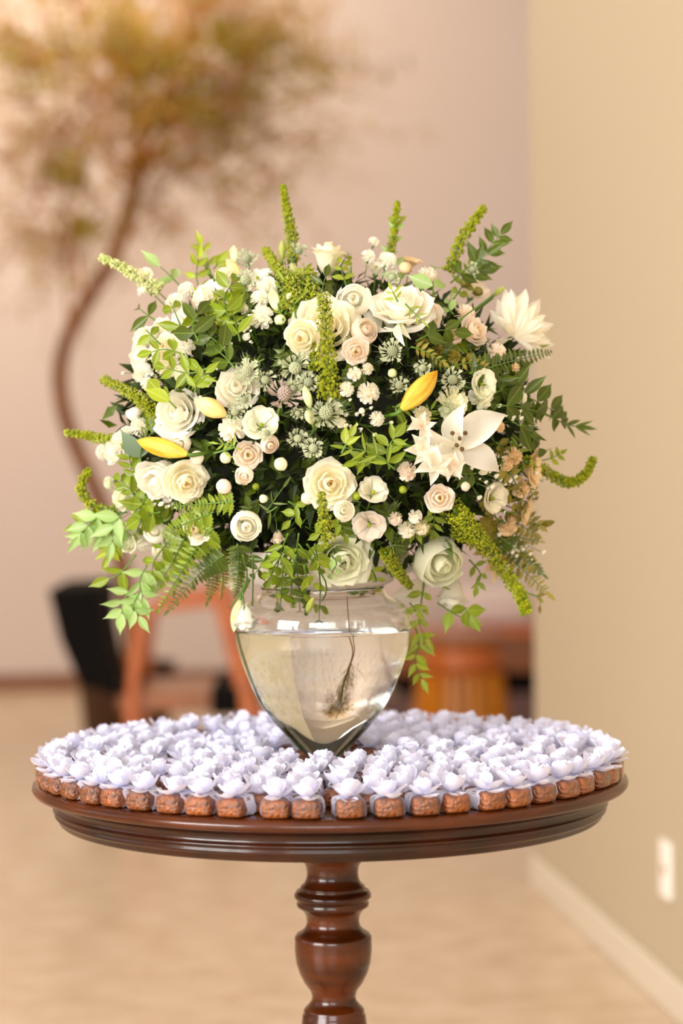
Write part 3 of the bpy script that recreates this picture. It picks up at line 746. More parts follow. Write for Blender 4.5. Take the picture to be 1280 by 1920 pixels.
# ---- large roses
rose(334, 776, 50, 'white', 'large white rose right of the long leaf, left of the peach bud', (-.35, .3, .9))
rose(445, 728, 44, 'white', 'white ruffled rose beside the silvery thistles at left', (-.1, .3, 1))
rose(298, 898, 50, 'white', 'drooping white bloom just below the yellow lily bud at left', (-.3, -.55, .8), kind='side')
rose(347, 903, 42, 'cream', 'creamy white rose right of the drooping white bloom', (.25, -.3, 1), kind='full', off=-.015)
rose(373, 990, 34, 'cream', 'oval cream rose lower left seen half from the side', (-.5, -.1, .9), kind='side')
rose(461, 986, 33, 'white', 'bright white half closed round rose above the vase at left', (.1, -.2, 1), kind='bud', off=-.02)
rose(612, 615, 68, 'cream', 'large cream rose behind the upright green spike in the middle', (0, .35, .95), kind='full')
rose(568, 632, 38, 'cream', 'cream rose overlapping the left edge of the large middle rose', (-.35, -.2, 1), kind='spray', off=-.03)
rose(681, 622, 29, 'blush', 'peachy half open rose right of the green spike', (.4, .3, .8), kind='bud')
rose(667, 658, 27, 'blush', 'small open blush rose right of the green spike', (0, -.2, 1), kind='spray', off=-.015)
rose(664, 563, 37, 'white', 'smooth rounded white rose in the upper middle', (-.1, .1, 1), kind='bud')
rose(752, 575, 62, 'white', 'large white rose with loose petals in the upper right', (-.1, .75, .75), kind='full', off=-.02)
rose(800, 592, 34, 'blush', 'blush petals of a loose rose right of the large upper right rose', (.5, .2, .8), kind='side')
rose(614, 478, 38, 'cream', 'tall cream rose seen from the side standing at the very top', (.1, 1, .1), kind='side', off=.0)
rose(618, 909, 48, 'cream', 'open cream rose with spiral centre in the lower middle', (.05, .1, 1), kind='full')
rose(644, 958, 22, 'white', 'small white bud tucked below the open cream rose', (.1, .1, 1), kind='bud', off=-.03)
rose(824, 934, 30, 'blush', 'small blush rose below the white lily', (0, 0, 1), kind='spray', off=-.01)
rose(641, 1050, 56, 'ivory', 'large pale greenish rose hanging low over the vase', (.1, -.3, .95), kind='full', off=.02)
rose(822, 1050, 52, 'ivory', 'large pale rose at the lower right edge of the bouquet', (.3, -.45, .85), kind='bud', off=.02)
rose(846, 1118, 38, 'white', 'hanging pale rose seen from its underside at lower right', (-.1, -1, .1), kind='side', off=.03)
rose(462, 1165, 30, 'white', 'white rose head hanging upside down against the vase shoulder', (.15, -1, .15), kind='side', off=-.07)
rose(465, 853, 29, 'blush', 'small blush rose in the spray left of centre', (0, 0, 1), kind='spray')
rose(504, 832, 21, 'blush', 'half open blush bud right of the small blush rose', (.3, -.4, .8), kind='bud')
rose(459, 890, 19, 'blush', 'tiny blush rose below the small blush rose', (-.2, -.4, .9), kind='bud', off=-.01)
rose(888, 622, 32, 'blush', 'blurred blush rose beside the wispy white bloom at right', (.5, .3, .7), kind='spray')
rose(850, 632, 18, 'blush', 'small blurred blush bud left of the right hand blush rose', (.2, .2, .9), kind='bud')
rose(262, 668, 30, 'white', 'white bloom at the left edge below the leaf sprays', (-.8, .1, .6), kind='spray')
rose(312, 655, 34, 'cream', 'cream bloom partly covered by leaves at upper left', (-.4, .3, .8), kind='full', off=.0)
rose(300, 618, 28, 'white', 'white bloom behind the leaf spray at upper left', (-.5, .5, .7), kind='full', off=.02)
rose(214, 848, 28, 'white', 'white bloom at the far left edge', (-.8, .1, .6), kind='spray')
rose(252, 775, 17, 'white', 'narrow white bud standing at the left edge', (-.4, .9, .3), kind='bud')
rose(240, 1015, 25, 'ivory', 'pale bloom among light leaves at lower left', (-.7, -.2, .7), kind='spray')
rose(292, 998, 24, 'white', 'white bud at lower left above the fern', (-.2, .3, .9), kind='bud')
rose(300, 1030, 18, 'white', 'small white bud just above the left fern', (-.1, -.3, .9), kind='bud')
rose(640, 1083, 34, 'ivory', 'greenish white outer bloom beneath the low pale rose', (.1, -.9, .4), kind='side', off=.03)
rose(440, 1090, 30, 'cream', 'pale bloom under the bouquet behind the hanging ferns', (-.2, -.9, .3), kind='side', off=.06)
rose(520, 1010, 16, 'blush', 'small drooping blush bud in the dark lower middle', (.1, -.9, .4), kind='side')
rose(340, 832, 22, 'white', 'white half hidden bud at the base of the yellow lily bud', (-.4, -.2, .9), kind='bud')
rose(580, 520, 22, 'white', 'white petal cluster left of the tall top rose', (-.3, .8, .4), kind='spray', off=.04)
lisianthus(700, 921, 30, 'cream', 'open white lisianthus with green centre near the middle', (.2, .55, .8))
lisianthus(692, 986, 31, 'blush', 'cup shaped blush lisianthus below the one with green centre', (-.1, -.3, 1), off=-.01)
lisianthus(788, 555, 24, 'blush', 'blurred blush lisianthus above the loose rose', (.4, .7, .5), off=.05)
lisianthus(490, 795, 34, 'ivory', 'pale greenish lisianthus among thistles left of centre', (.05, .4, .9), off=-.005)
lisianthus(905, 720, 28, 'ivory', 'pale spiky open flower on the right above the lily', (.5, .1, .8), off=-.01)
lisianthus(925, 935, 30, 'cream', 'blurred cream flower low on the right behind leaves', (.6, -.1, .7))
lisianthus(1000, 880, 34, 'warm', 'blurred peachy flower at the right edge', (.9, -.1, .4))
lisianthus(985, 960, 26, 'warm', 'small blurred peachy flower below the right edge flower', (.9, -.3, .4))
lisianthus(890, 545, 28, 'blush', 'pale blush flower below the upper right spike', (.4, .6, .6), off=.04)
lisianthus(770, 490, 22, 'warm', 'peachy flower at the top right of the bouquet', (.2, .9, .3), off=.05)
lisianthus(400, 548, 34, 'white', 'white loose flower at the upper left of the bouquet', (-.3, .7, .6), off=.02)
lisianthus(482, 520, 30, 'white', 'white flower behind thistles at the top left', (-.2, .8, .4), off=.05)
lisianthus(345, 600, 26, 'white', 'pale petals between leaves at upper left', (-.4, .4, .8), off=.02)
lisianthus(705, 500, 24, 'white', 'white small flower beside the pale top spike', (.1, .9, .4), off=.05)
lisianthus(275, 540, 22, 'white', 'white florets at the base of the pale left spike', (-.6, .6, .4), off=.02)
for (x, y, r, m, lab) in [
    (276, 640, 30, 'white', 'white ruffled bloom at the left edge behind the small leaf sprig'), (318, 690, 26, 'cream', 'cream ruffled bloom over the large left rose'),
    (268, 700, 22, 'white', 'white ruffled bloom by the left edge gap'), (345, 655, 24, 'white', 'white ruffled bloom right of the leaf covered cream bloom'),
    (232, 830, 26, 'white', 'white ruffled bloom right of the far left bloom'), (196, 848, 18, 'white', 'outermost white ruffled bloom at the far left'),
    (262, 800, 20, 'white', 'white ruffled bloom above the yellow lily bud'), (385, 560, 26, 'white', 'white ruffled bloom under the upper left leaves'),
    (330, 570, 22, 'white', 'white ruffled bloom behind the upright leaf sprig'), (272, 520, 20, 'cream', 'cream florets along the pale left spike'),
    (500, 540, 24, 'white', 'white ruffled bloom above the dark upper left gap'), (420, 520, 20, 'cream', 'cream ruffled bloom left of the pale top thistle'),
    (235, 935, 26, 'ivory', 'ivory ruffled bloom at the lower left edge'), (265, 1010, 26, 'white', 'white ruffled bloom low on the left among leaves'),
    (230, 1000, 20, 'ivory', 'ivory ruffled bloom by the lime hanging leaves'), (800, 520, 22, 'blush', 'blush ruffled bloom above the loose upper right rose'),
    (725, 490, 20, 'white', 'white ruffled bloom under the mint leaf sprig'), (870, 590, 22, 'blush', 'blush ruffled bloom above the right blush rose'),
    (930, 660, 20, 'blush', 'blush ruffled bloom under the wispy white bloom'), (900, 745, 26, 'ivory', 'ivory ruffled bloom below the pale spiky flower'),
    (960, 855, 20, 'warm', 'peach ruffled bloom near the right edge'), (975, 915, 20, 'warm', 'second peach ruffled bloom down the right edge'),
    (950, 985, 22, 'warm', 'lowest peach ruffled bloom on the right edge'), (985, 790, 18, 'ivory', 'ivory ruffled bloom behind the dark right leaves')]:
    pompon(x, y, r, m, lab, off=.004)
# ---- pompons, hydrangea tufts
for (x, y, r, m, lab) in [
    (435, 805, 28, 'white', 'white ruffled tuft left of the pale greenish lisianthus'),
    (690, 737, 23, 'white', 'white ruffled bloom right of the spike base, largest of its cluster'),
    (649, 730, 16, 'white', 'white ruffled bloom at the left of the central cluster'),
    (664, 701, 15, 'white', 'flat white bloom above the central white cluster'),
    (688, 692, 13, 'white', 'small white bloom topping the central white cluster'),
    (706, 785, 16, 'white', 'white ruffled bloom below the central cluster'),
    (639, 793, 11, 'white', 'tiny round white bloom under the thistle'),
    (741, 972, 15, 'blush', 'leftmost ruffled bloom of the lower right white cluster'),
    (778, 968, 15, 'white', 'topmost ruffled bloom of the lower right white cluster'),
    (762, 993, 18, 'white', 'lowest ruffled bloom of the lower right white cluster'),
    (790, 988, 17, 'cream', 'rightmost ruffled bloom of the lower right white cluster'),
    (491, 596, 25, 'white', 'round white bloom in the dark gap at upper left'),
    (487, 562, 20, 'white', 'white ruffled bloom above the round white bloom'),
    (465, 690, 12, 'white', 'small white bloom above the ruffled white rose'),
    (456, 580, 11, 'white', 'tiny white bloom left of the round white bloom'),
    (846, 755, 34, 'ivory', 'large ruffled ivory bloom above the white lily'),
    (762, 884, 20, 'blush', 'ruffled blush bloom at the left tip of the white alstroemeria'),
    (790, 780, 20, 'cream', 'cream ruffled bloom under the big yellow lily bud'),
    (690, 482, 15, 'white', 'small white bloom above the smooth white rose'),
    (700, 455, 12, 'white', 'tiny white bloom beside the top right pale leaves'),
    (268, 632, 18, 'white', 'white ruffled bloom poking out at the left'),
    (340, 700, 18, 'white', 'white ruffled bloom above the large left rose'),
    (238, 812, 15, 'white', 'white ruffled bloom near the left edge spike'),
    (276, 720, 14, 'white', 'white ruffled bloom behind the long left leaf'),
    (207, 905, 14, 'ivory', 'pale ruffled bloom above the left hanging leaves'),
    (350, 545, 18, 'white', 'white ruffled bloom under the pale left leaves'),
    (975, 745, 14, 'white', 'small white bloom on the right by dark leaves'),
    (935, 800, 12, 'warm', 'small peach bloom behind the lily tip'),
    (948, 870, 15, 'warm', 'peach ruffled bloom right of the lower lily petal'),
    (905, 880, 12, 'white', 'tiny white bloom below the lower lily petal'),
    (965, 690, 10, 'warm', 'tiny peach bloom under the right fern'),
    (820, 655, 13, 'leaf_olive', 'olive yellow tuft right of the hanging petal'),
    (850, 668, 14, 'leaf_olive', 'olive yellow tuft above the big yellow lily bud'),
    (790, 645, 14, 'leaf_olive', 'olive yellow tuft below the loose upper right rose')]:
    pompon(x, y, r, m, lab, off=-.006)
for (x, y, r, m, lab) in [
    (370, 858, 14, 'white', 'round white bud right of the yellow lily bud'), (420, 912, 15, 'blush', 'round blush bud low on the left spray'),
    (423, 858, 11, 'ivory', 'pale green round bud left of the small blush rose'), (526, 870, 13, 'cream', 'cream round bud alone in the dark middle'),
    (494, 935, 9, 'ivory', 'tiny greenish bud above the bright white rose'), (450, 900, 9, 'ivory', 'tiny bud between the blush buds'),
    (479, 912, 7, 'leaf_lime', 'smallest green bud right of the blush buds'), (525, 600, 11, 'pale_bud', 'pale green bud left of the large middle rose'),
    (462, 632, 8, 'white', 'tiny white bud in the dark gap'), (755, 918, 8, 'leaf_lime', 'small green bud in the dark right of the lisianthus'),
    (576, 934, 13, 'blush', 'blush petal bud under the left of the open cream rose'), (668, 930, 9, 'leaf_lime', 'green bud right of the open cream rose'),
    (882, 672, 11, 'leaf_olive', 'round olive bud under the blush rose at right'), (735, 700, 9, 'pale_bud', 'pale round bud above the big yellow lily bud'),
    (678, 770, 6, 'white', 'white dot bud left of the small ruffled bloom'), (760, 503, 13, 'warm', 'beige round bud at the top right'),
    (872, 530, 11, 'leaf_olive', 'olive bud below the upper right spike'), (896, 547, 10, 'leaf_olive', 'olive bud on a thin stem at the upper right'),
    (872, 912, 9, 'white', 'oval white bud right of the small blush rose')]:
    button(x, y, r, m, lab, off=-.004)

# ---- gypsophila dots
def gyp(cx_, cy_, sx, sy, n, label):
    d0 = bd(cx_, cy_, -.002); loc = at(cx_, cy_, d0); o = empty('gypsophila_sprig', loc)
    b = MB(); s_ = MB(); root_ = Vector(loc).lerp(BC, .25) - loc
    for _ in range(n):
        x = cx_ + g.gauss(0, sx); y = cy_ + g.gauss(0, sy); p = at(x, y, bd(x, y, g.uniform(-.015, .01))) - loc
        r = g.uniform(.0012, .0032)
        b.ball(p, r, 6, 4); b.ball(p + Vector((r*.7, 0, r*.5)), r * .7, 5, 3)
        s_.tube([root_, root_.lerp(p, .6) + Vector((g.gauss(0, .004), 0, g.gauss(0, .004))), p], .0005, 3)
    c = link('florets', b.mesh('florets', M['white']), o); c['kind'] = 'stuff'
    c = link('stems', s_.mesh('stems', M['stem']), o); c['kind'] = 'stuff'
    tag(o, label, 'flower', 'sprigs of tiny white flowers')
gyp(455, 615, 14, 18, 22, 'tiny white dots of filler flower in the dark upper left gap')
gyp(660, 785, 35, 18, 20, 'tiny white dots of filler flower below the central white cluster')
gyp(970, 765, 20, 22, 20, 'tiny white filler flowers by the dark leaves at right')
gyp(940, 900, 25, 25, 24, 'tiny white filler flowers in the dark lower right')
gyp(395, 700, 20, 20, 14, 'tiny white filler flowers above the large left rose')
gyp(215, 960, 30, 25, 20, 'tiny pale filler flowers at the left hanging leaves')
gyp(300, 940, 22, 10, 14, 'tiny white filler flowers under the drooping white bloom')
gyp(960, 1030, 25, 20, 16, 'tiny white filler flowers at the lower right edge')
gyp(290, 690, 25, 25, 26, 'tiny white filler flowers at the left edge below the cream bloom')

# ---- lily buds
def lbud(x0, y0, x1, y1, w, m, label, doff=-.03, name='lily_bud'):
    a = at(x0, y0, bd(x0, y0, doff + .02)); b = at(x1, y1, bd(x1, y1, doff)); L_ = (b - a).length; w2 = w / F * 3.05 / 2
    o = empty(name, a, zframe(a, b - a, g.uniform(0, 6)))
    mb = MB(); vs = []; fs = []; n = 24; prof = [(0, .22), (.06, .42), (.16, .66), (.3, .9), (.46, 1.0), (.6, .97), (.75, .78), (.86, .52), (.94, .26), (1, .03)]
    for t, r in prof:
        for k in range(n):
            an = 2*math.pi*k/n; rr = r * w2 * (.74 + .30 * abs(math.cos(an * 1.5)) ** .5 + .03 * math.cos(an * 6))
            vs.append((rr*math.cos(an), rr*math.sin(an), t * L_))
    for i in range(len(prof) - 1):
        for k in range(n): fs.append((i*n+k, i*n+(k+1) % n, (i+1)*n+(k+1) % n, (i+1)*n+k))
    fs.append(tuple(range((len(prof)-1)*n, len(prof)*n)))
    mb.add(vs, fs); link('closed_petals', mb.mesh('closed_petals', M[m]), o)
    Q_ = o.matrix_basis.inverted() @ BC; mb = MB(); mb.tube([(0, 0, .004), (0, 0, -.006), Vector((0, 0, -.01)).lerp(Q_, .25)], [w2 * .25, .0026, .0022], 8); link('pedicel', mb.mesh('pedicel', M['stem']), o)
    return tag(o, label, 'bud', 'lily buds')
lbud(752, 768, 820, 695, 40, 'lily_bud', 'big yellow lily bud pointing up right of the centre', -.05)
lbud(352, 852, 256, 826, 36, 'lily_bud', 'yellow lily bud pointing left beside the large left rose', -.05)
lbud(424, 778, 366, 748, 36, 'peach_bud', 'peach yellow lily bud right of the large left rose', -.035)
lbud(452, 530, 426, 485, 24, 'peach_bud', 'pale yellow curved bud at the upper left top', .0)
lbud(440, 495, 438, 460, 20, 'pale_bud', 'pale cream bud standing at the top left', .03)
lbud(386, 500, 383, 470, 15, 'pale_bud', 'narrow pale bud sticking up at the far upper left', .03)
lbud(520, 585, 508, 540, 22, 'pale_bud', 'green white closed bud in the upper left middle', -.02)
lbud(535, 568, 546, 548, 13, 'pale_bud', 'slim green bud beside the green white closed bud', -.02)
lbud(582, 765, 570, 722, 17, 'pale_bud', 'pale green bud among the thistles in the middle', -.03)
lbud(586, 795, 574, 770, 18, 'pale_bud', 'short pale bud below the bud among the thistles', -.03)
lbud(528, 490, 530, 448, 16, 'leaf_lime', 'slim green bud below the tallest spike', .02)
lbud(551, 540, 548, 485, 18, 'pale_bud', 'long green bud behind the top ferny spike', .03)
lbud(450, 1125, 438, 1185, 24, 'pale_bud', 'greenish bud hanging beside the upside down rose', -.05)
lbud(1000, 652, 1034, 641, 12, 'leaf_lime', 'small lime bud pointing right at the right edge', .0)
lbud(925, 555, 945, 537, 11, 'leaf_lime', 'tiny lime bud on a thin curved stem upper right', .0)
lbud(1012, 985, 1040, 978, 14, 'leaf_olive', 'small olive bud pointing right at lower right edge', .0)
lbud(575, 1150, 588, 1120, 14, 'leaf_lime', 'small lime bud hanging over the vase shoulder', -.12)

# ---- direct petals (lily, alstroemeria, wispy bloom)
def strap(name, w, n=9, cup=.25, recurve=.0, wpos=.5):
    mb = MB(); vs = []; fs = []; nu = 4
    for j in range(n + 1):
        t = j / n; ww = w * max(.03, math.sin(math.pi * t ** (math.log(.5) / math.log(wpos))) ** (.75 if t < .5 else 1.05)) if 0 < t < 1 else (w * .16 if t == 0 else .01)
        zc = .18 * math.sin(math.pi * t * .6) - recurve * max(t - .55, 0) ** 2 * 4
        for i in range(nu + 1):
            u = i / nu * 2 - 1; vs.append((u * ww / 2, t, zc + cup * ww * u * u + .012 * math.sin(9 * t + 3 * u) * abs(u)))
    for j in range(n):
        for i in range(nu): a = j*(nu+1)+i; fs.append((a, a+1, a+nu+2, a+nu+1))
    mb.add(vs, fs); return mb.mesh(name, M['white'])
ST_L = strap('petal_lily', .46, recurve=.28, wpos=.5); ST_B = strap('petal_broad', .50, recurve=.2, wpos=.42); ST_N = strap('petal_narrow', .16, recurve=.1, wpos=.6)
def star(name, bx, by, tips, proto, m, label, off=-.02, cat='flower', group=None, back=.03, extra=None):
    d = bd(bx, by, off + back); c = at(bx, by, d); o = empty(name, c)
    for (tx, ty, k) in tips:
        e = at(tx, ty, bd(tx, ty, off) + k) - c
        link('petal', wm(proto, M[m]), o, frame((0, 0, 0), e, TOW + face(g.uniform(-.3, .3), g.uniform(-.3, .3), .3) , e.length))
    if extra: extra(o)
    mb = MB(); mb.tube([(0, 0, 0), (Vector(c).lerp(BC, .3) - c)], .0025, 6); link('stem', mb.mesh('stem', M['stem']), o)
    return tag(o, label, cat, group)
def stamens(o):
    c = o.location
    for (tx, ty) in [(862, 822), (856, 835), (872, 812), (848, 812), (866, 842)]:
        e = at(tx, ty, bd(tx, ty, -.045)) - c; P = [Vector((0, 0, 0)), e * .5 + UP * .003, e]
        mb = MB(); mb.tube(P, .0009, 5); s_ = link('stamen', mb.mesh('stamen', M['pale_bud']), o)
        mb = MB(); mb.ball((0, 0, 0), .003, 8, 6, sq=2.0); link('anther', mb.mesh('anther', M['stem_brown']), s_, frame(e, UP, TOW))
star('lily', 848, 842, [(948, 778, 0), (935, 885, 0), (800, 800, .01), (872, 755, .0), (862, 900, -.005), (800, 860, .01)], ST_B, 'white',
     'wide open white lily with long pointed petals at right', -.05, extra=stamens)
for (bx, by, r, lab) in [(812, 872, 40, 'white star shaped alstroemeria left of the lily centre'), (846, 875, 30, 'white star shaped alstroemeria overlapping the lily'),
                         (790, 842, 34, 'blush white alstroemeria left of the lily near green leaves'), (790, 800, 30, 'loose cream flower between the yellow lily bud and lily')]:
    a0 = g.uniform(0, 1); star('alstroemeria', bx, by, [(bx + r*math.cos(a0 + k*math.pi/3), by + r*math.sin(a0 + k*math.pi/3), 0) for k in range(6)], ST_B, 'white' if r != 30 else 'blush', lab, -.055, group='alstroemeria flowers by the lily', back=.018)
star('chrysanthemum', 962, 632, [(962 + 58*math.cos(R(a)) * g.uniform(.6, 1), 636 - 74*math.sin(R(a)) * g.uniform(.55, 1.05), g.uniform(-.04, .05)) for a in list(range(-25, 150, 5)) * 2],
     strap('petal_wispy', .2, recurve=-.1, wpos=.6), 'white', 'wispy blurred white bloom standing at the upper right edge', .0)
star('loose_petal_flower', 748, 600, [(765, 655, -.01), (775, 640, 0), (700, 590, .0)], ST_N, 'ivory', 'narrow white petals hanging below the large upper right rose', -.03)
star('open_bloom', 940, 1045, [(905, 1075, 0), (885, 1040, 0), (925, 1095, 0), (965, 1070, 0)], ST_B, 'warm', 'pale blurred bloom behind the drooping green spike', .03)
star('long_petal_bloom', 795, 1100, [(760, 1120, 0), (775, 1150, 0), (745, 1085, 0), (725, 1120, 0)], ST_B, 'white', 'pale loose petals hanging right of the vase neck', .05)

# ---- thistles
TH = MB()
for i in range(70):
    t = (i + .5) / 70; z_ = 1 - 1.7 * t; r_ = math.sqrt(max(0, 1 - z_*z_)); a = i * 2.39996
    d = Vector((r_*math.cos(a), r_*math.sin(a), z_ * 1.25)); TH.ball(d * .24, .062, 5, 3)
TH.ball((0, 0, 0), .24, 10, 8, sq=1.2)
THM = TH.mesh('thistle_head', M['thistle'])
mb = MB(); mb.add([(-.014, 0, .0), (.014, 0, 0), (-.018, .3, .01), (0, .3, -.008), (.018, .3, .01), (-.12, .62, .05), (.12, .66, .05), (-.008, .62, 0), (.008, .62, 0), (0, 1.1, .08)],
                  [(0, 1, 3), (0, 3, 2), (1, 4, 3), (2, 3, 7), (3, 4, 8), (3, 8, 7), (2, 7, 5), (4, 6, 8), (7, 8, 9)])
BRACT = mb.mesh('spiky_bract', M['thistle'])
def thistle(px, py, r, label, m='thistle', facing=None, off=-.02):
    o = base_flower('thistle', px, py, r, facing or (g.uniform(-.4, .4), g.uniform(-.3, .7), .8), off, stem=False)
    link('head', wm(THM, M[m]), o)
    for k in range(24):
        X = Matrix.Rotation(2*math.pi*k/24 + g.uniform(-.12, .12), 4, 'Z') @ Matrix.Translation((0, .12, -.18)) @ Matrix.Rotation(R(g.uniform(2, 34)), 4, 'X') @ Matrix.Scale(g.uniform(.6, 1.15), 4)
        link('spiky_bract', wm(BRACT, M[m]), o, X)
    mb = MB(); mb.tube([(0, 0, -.2), (.1, 0, -1), (.1, .2, -2.2)], .045, 6); link('stem', mb.mesh('stem', M['stem']), o)
    return tag(o, label, 'thistle', 'thistles in the bouquet')
for (x, y, r, lab, m) in [
    (463, 697, 36, 'silvery thistle above the ruffled white rose', 'thistle'), (553, 690, 42, 'silvery thistle left of the upright green spike', 'thistle'),
    (533, 738, 48, 'mauve brown thistle, darkest in the middle of the bouquet', 'thistle_mauve'), (611, 773, 46, 'large silvery thistle below the upright spike', 'thistle'),
    (497, 712, 28, 'small thistle between two silvery thistles at left', 'thistle'), (440, 772, 26, 'small green grey thistle below the ruffled white rose', 'thistle'),
    (458, 750, 24, 'round green thistle in front of the ruffled white rose', 'thistle'), (578, 716, 30, 'blurred thistle just left of the spike', 'thistle'),
    (549, 728, 22, 'pale round thistle beside the mauve thistle', 'thistle'), (558, 822, 26, 'small thistle on a bent stem below the middle thistles', 'thistle'),
    (587, 840, 28, 'lowest small thistle above the open cream rose', 'thistle'), (735, 658, 34, 'soft silvery thistle below the loose rose at upper right', 'thistle'),
    (792, 690, 24, 'small thistle just above the big yellow lily bud', 'thistle'), (848, 712, 32, 'grey thistle right of the big yellow lily bud', 'thistle'),
    (748, 722, 26, 'green thistle left of the big yellow lily bud', 'thistle'), (463, 485, 30, 'thistle tuft standing up at the top left', 'thistle'),
    (460, 525, 34, 'pale thistle at the top left among white flowers', 'thistle'), (838, 770, 22, 'pale thistle just above the white lily', 'thistle'),
    (500, 812, 22, 'small thistle on the pale greenish lisianthus', 'thistle'), (558, 775, 18, 'tiny thistle left of the large silvery thistle', 'thistle'),
    (560, 470, 26, 'grey green thistle leaves at the foot of the tallest spike', 'thistle'), (885, 505, 20, 'small thistle under the upper right spike', 'thistle'),
    (735, 520, 20, 'blurred thistle above the large upper right rose', 'thistle')]:
    thistle(x, y, r, lab, m)

# ---- floret spikes
def spike(pts, w0, w1, label, m='spike', off=0.0, name='flower_spike', step=None, fern=False):
    P3 = smooth([at(x, y, bd(x, y, off) + k) for (x, y, k) in [(p + (0,))[:3] for p in pts]], 6)
    loc = P3[0]; P = [p - loc for p in P3]; o = empty(name, loc)
    mb = MB(); mb.tube(P, [.0022 - .0014 * i / len(P) for i in range(len(P))], 6); link('stem', mb.mesh('stem', M['stem']), o)
    tot = sum((P[i+1] - P[i]).length for i in range(len(P) - 1)); sc = 3.1 / F; n = int(tot / (.9 * sc)); b = MB()
    for i in range(n):
        t = i / n; q = t * (len(P) - 1); k = int(q); p = P[k].lerp(P[min(k+1, len(P)-1)], q - k)
        T = (P[min(k+1, len(P)-1)] - P[k]).normalized() if k < len(P)-1 else (P[-1] - P[-2]).normalized()
        A = T.orthogonal().normalized(); B = T.cross(A)
        R_ = (w0 + (w1 - w0) * t) * sc * (1 + .3 * math.sin(i * .35)) * .5
        for c in range(4):
            a = g.uniform(0, 6.28); rr = R_ * math.sqrt(g.uniform(.25, 1)); d = A * math.cos(a) + B * math.sin(a)
            s_ = g.uniform(.0012, .0029)
            e = p + d * rr
            b.add([e + T*s_*1.2, e + d*s_, e + T.cross(d)*s_*.8, e - T.cross(d)*s_*.8, e - T*s_*.8], [(0, 1, 2), (0, 3, 1), (1, 4, 2), (1, 3, 4), (0, 2, 3), (2, 4, 3)])
    c = link('florets', b.mesh('florets', M[m], False), o); c['kind'] = 'stuff'
    return tag(o, label, 'flower spike', 'green flower spikes')
spike([(548, 490), (546, 440), (538, 395), (530, 348)], 26, 9, 'tallest upright green spike at the top of the bouquet', off=.02)
spike([(616, 745), (615, 690), (611, 620), (606, 556)], 34, 22, 'thick upright green spike before the large middle rose', off=-.07)
spike([(842, 510), (862, 455), (888, 415), (908, 388)], 28, 12, 'green spike leaning right at the upper right', off=.0)
spike([(300, 545), (260, 520), (225, 500), (188, 482)], 30, 13, 'pale green spike pointing left at the upper left', 'spike_pale')
spike([(300, 790), (275, 760), (240, 735), (195, 712)], 28, 14, 'lime spike pointing left halfway up the left edge', off=.0)
spike([(225, 825), (190, 822), (160, 816), (122, 811)], 20, 11, 'thin lime spike reaching furthest left')
spike([(215, 960), (175, 950), (152, 920), (160, 890), (168, 882)], 24, 12, 'curled lime spike at the lower left edge')
spike([(850, 955), (890, 1000), (940, 1065), (975, 1115), (987, 1150)], 40, 18, 'long drooping green spike at the lower right', off=-.02)
spike([(613, 1015), (609, 985), (605, 955), (602, 925)], 30, 12, 'short green spike in front of the open cream rose', off=-.07)
spike([(985, 865), (1025, 885), (1065, 905), (1095, 892), (1113, 858)], 22, 14, 'green spike curling up at the far right')
spike([(560, 570), (540, 530), (518, 500), (497, 468)], 34, 12, 'ferny green spike leaning left near the top', off=.0)
spike([(590, 570), (585, 540), (580, 510)], 34, 20, 'short bright green tuft behind the upright spike', off=.0)
spike([(535, 590), (545, 550), (556, 520)], 36, 24, 'bright green tuft in the upper middle', off=.0)
spike([(730, 480), (738, 440), (742, 405), (745, 378)], 18, 8, 'pale thin spike at the top right of the tall rose', off=.03)
spike([(722, 1035), (738, 1060), (752, 1080), (768, 1100)], 24, 12, 'small green spike hanging right of the low pale rose', off=-.01)
spike([(870, 960), (860, 1000), (895, 1010), (925, 1020)], 30, 20, 'yellow green tuft beside the drooping green spike', off=.01)
spike([(405, 620), (402, 590), (410, 560)], 40, 22, 'yellow green tuft at upper left beside dark leaves', off=-.01)
spike([(590, 690), (588, 665), (592, 645)], 20, 12, 'small green spike left of the thick upright spike', off=-.02)

# ---- leaf sprays
def spray(pts, n, L_, label, m='leaf', protos=None, off=0.0, ang=48, term=True, w=1.0, name='leaf_spray', jitter=.35, pair=True, cat='leaves', start=.15, taper=.35, part='leaf', group='leaf sprays', lmul=1.22):
    protos = protos or LEAF
    P3 = smooth([at(p[0], p[1], bd(p[0], p[1], off) + (p[2] if len(p) > 2 else 0)) for p in pts], 6)
    loc = P3[0]; P = [p - loc for p in P3]; o = empty(name, loc)
    mb = MB(); mb.tube(P, [.0014 - .0009 * i / len(P) for i in range(len(P))], 5); link('stem', mb.mesh('stem', M['stem']), o)
    sc = 3.15 / F
    for i in range(n):
        t = start + (1 - start) * (i + .3) / n; q = t * (len(P) - 1); k = min(int(q), len(P) - 2); p = P[k].lerp(P[k+1], q - k)
        T = (P[k+1] - P[k]).normalized(); S_ = T.cross(TOW).normalized()
        for sgn in ((1, -1) if pair else ((1, -1)[i % 2],)):
            a = R(ang + g.uniform(-14, 14)); d = T * math.cos(a) + S_ * sgn * math.sin(a) + TOW * g.uniform(-jitter, jitter)
            l = L_ * sc * lmul * g.uniform(.8, 1.12) * (1 - taper * t)
            link(part, wm(g.choice(protos), M[m]), o, frame(p, d, TOW + S_ * g.uniform(-jitter, jitter) * 1.5 + T * g.uniform(-.4, .4), l, l * w))
    if term:
        T = (P[-1] - P[-2]).normalized(); l = L_ * sc * lmul * (1 - taper * .6)
        link(part, wm(g.choice(protos), M[m]), o, frame(P[-1], T + TOW * g.uniform(-.2, .2), TOW, l, l * w))
    return tag(o, label, cat, group)
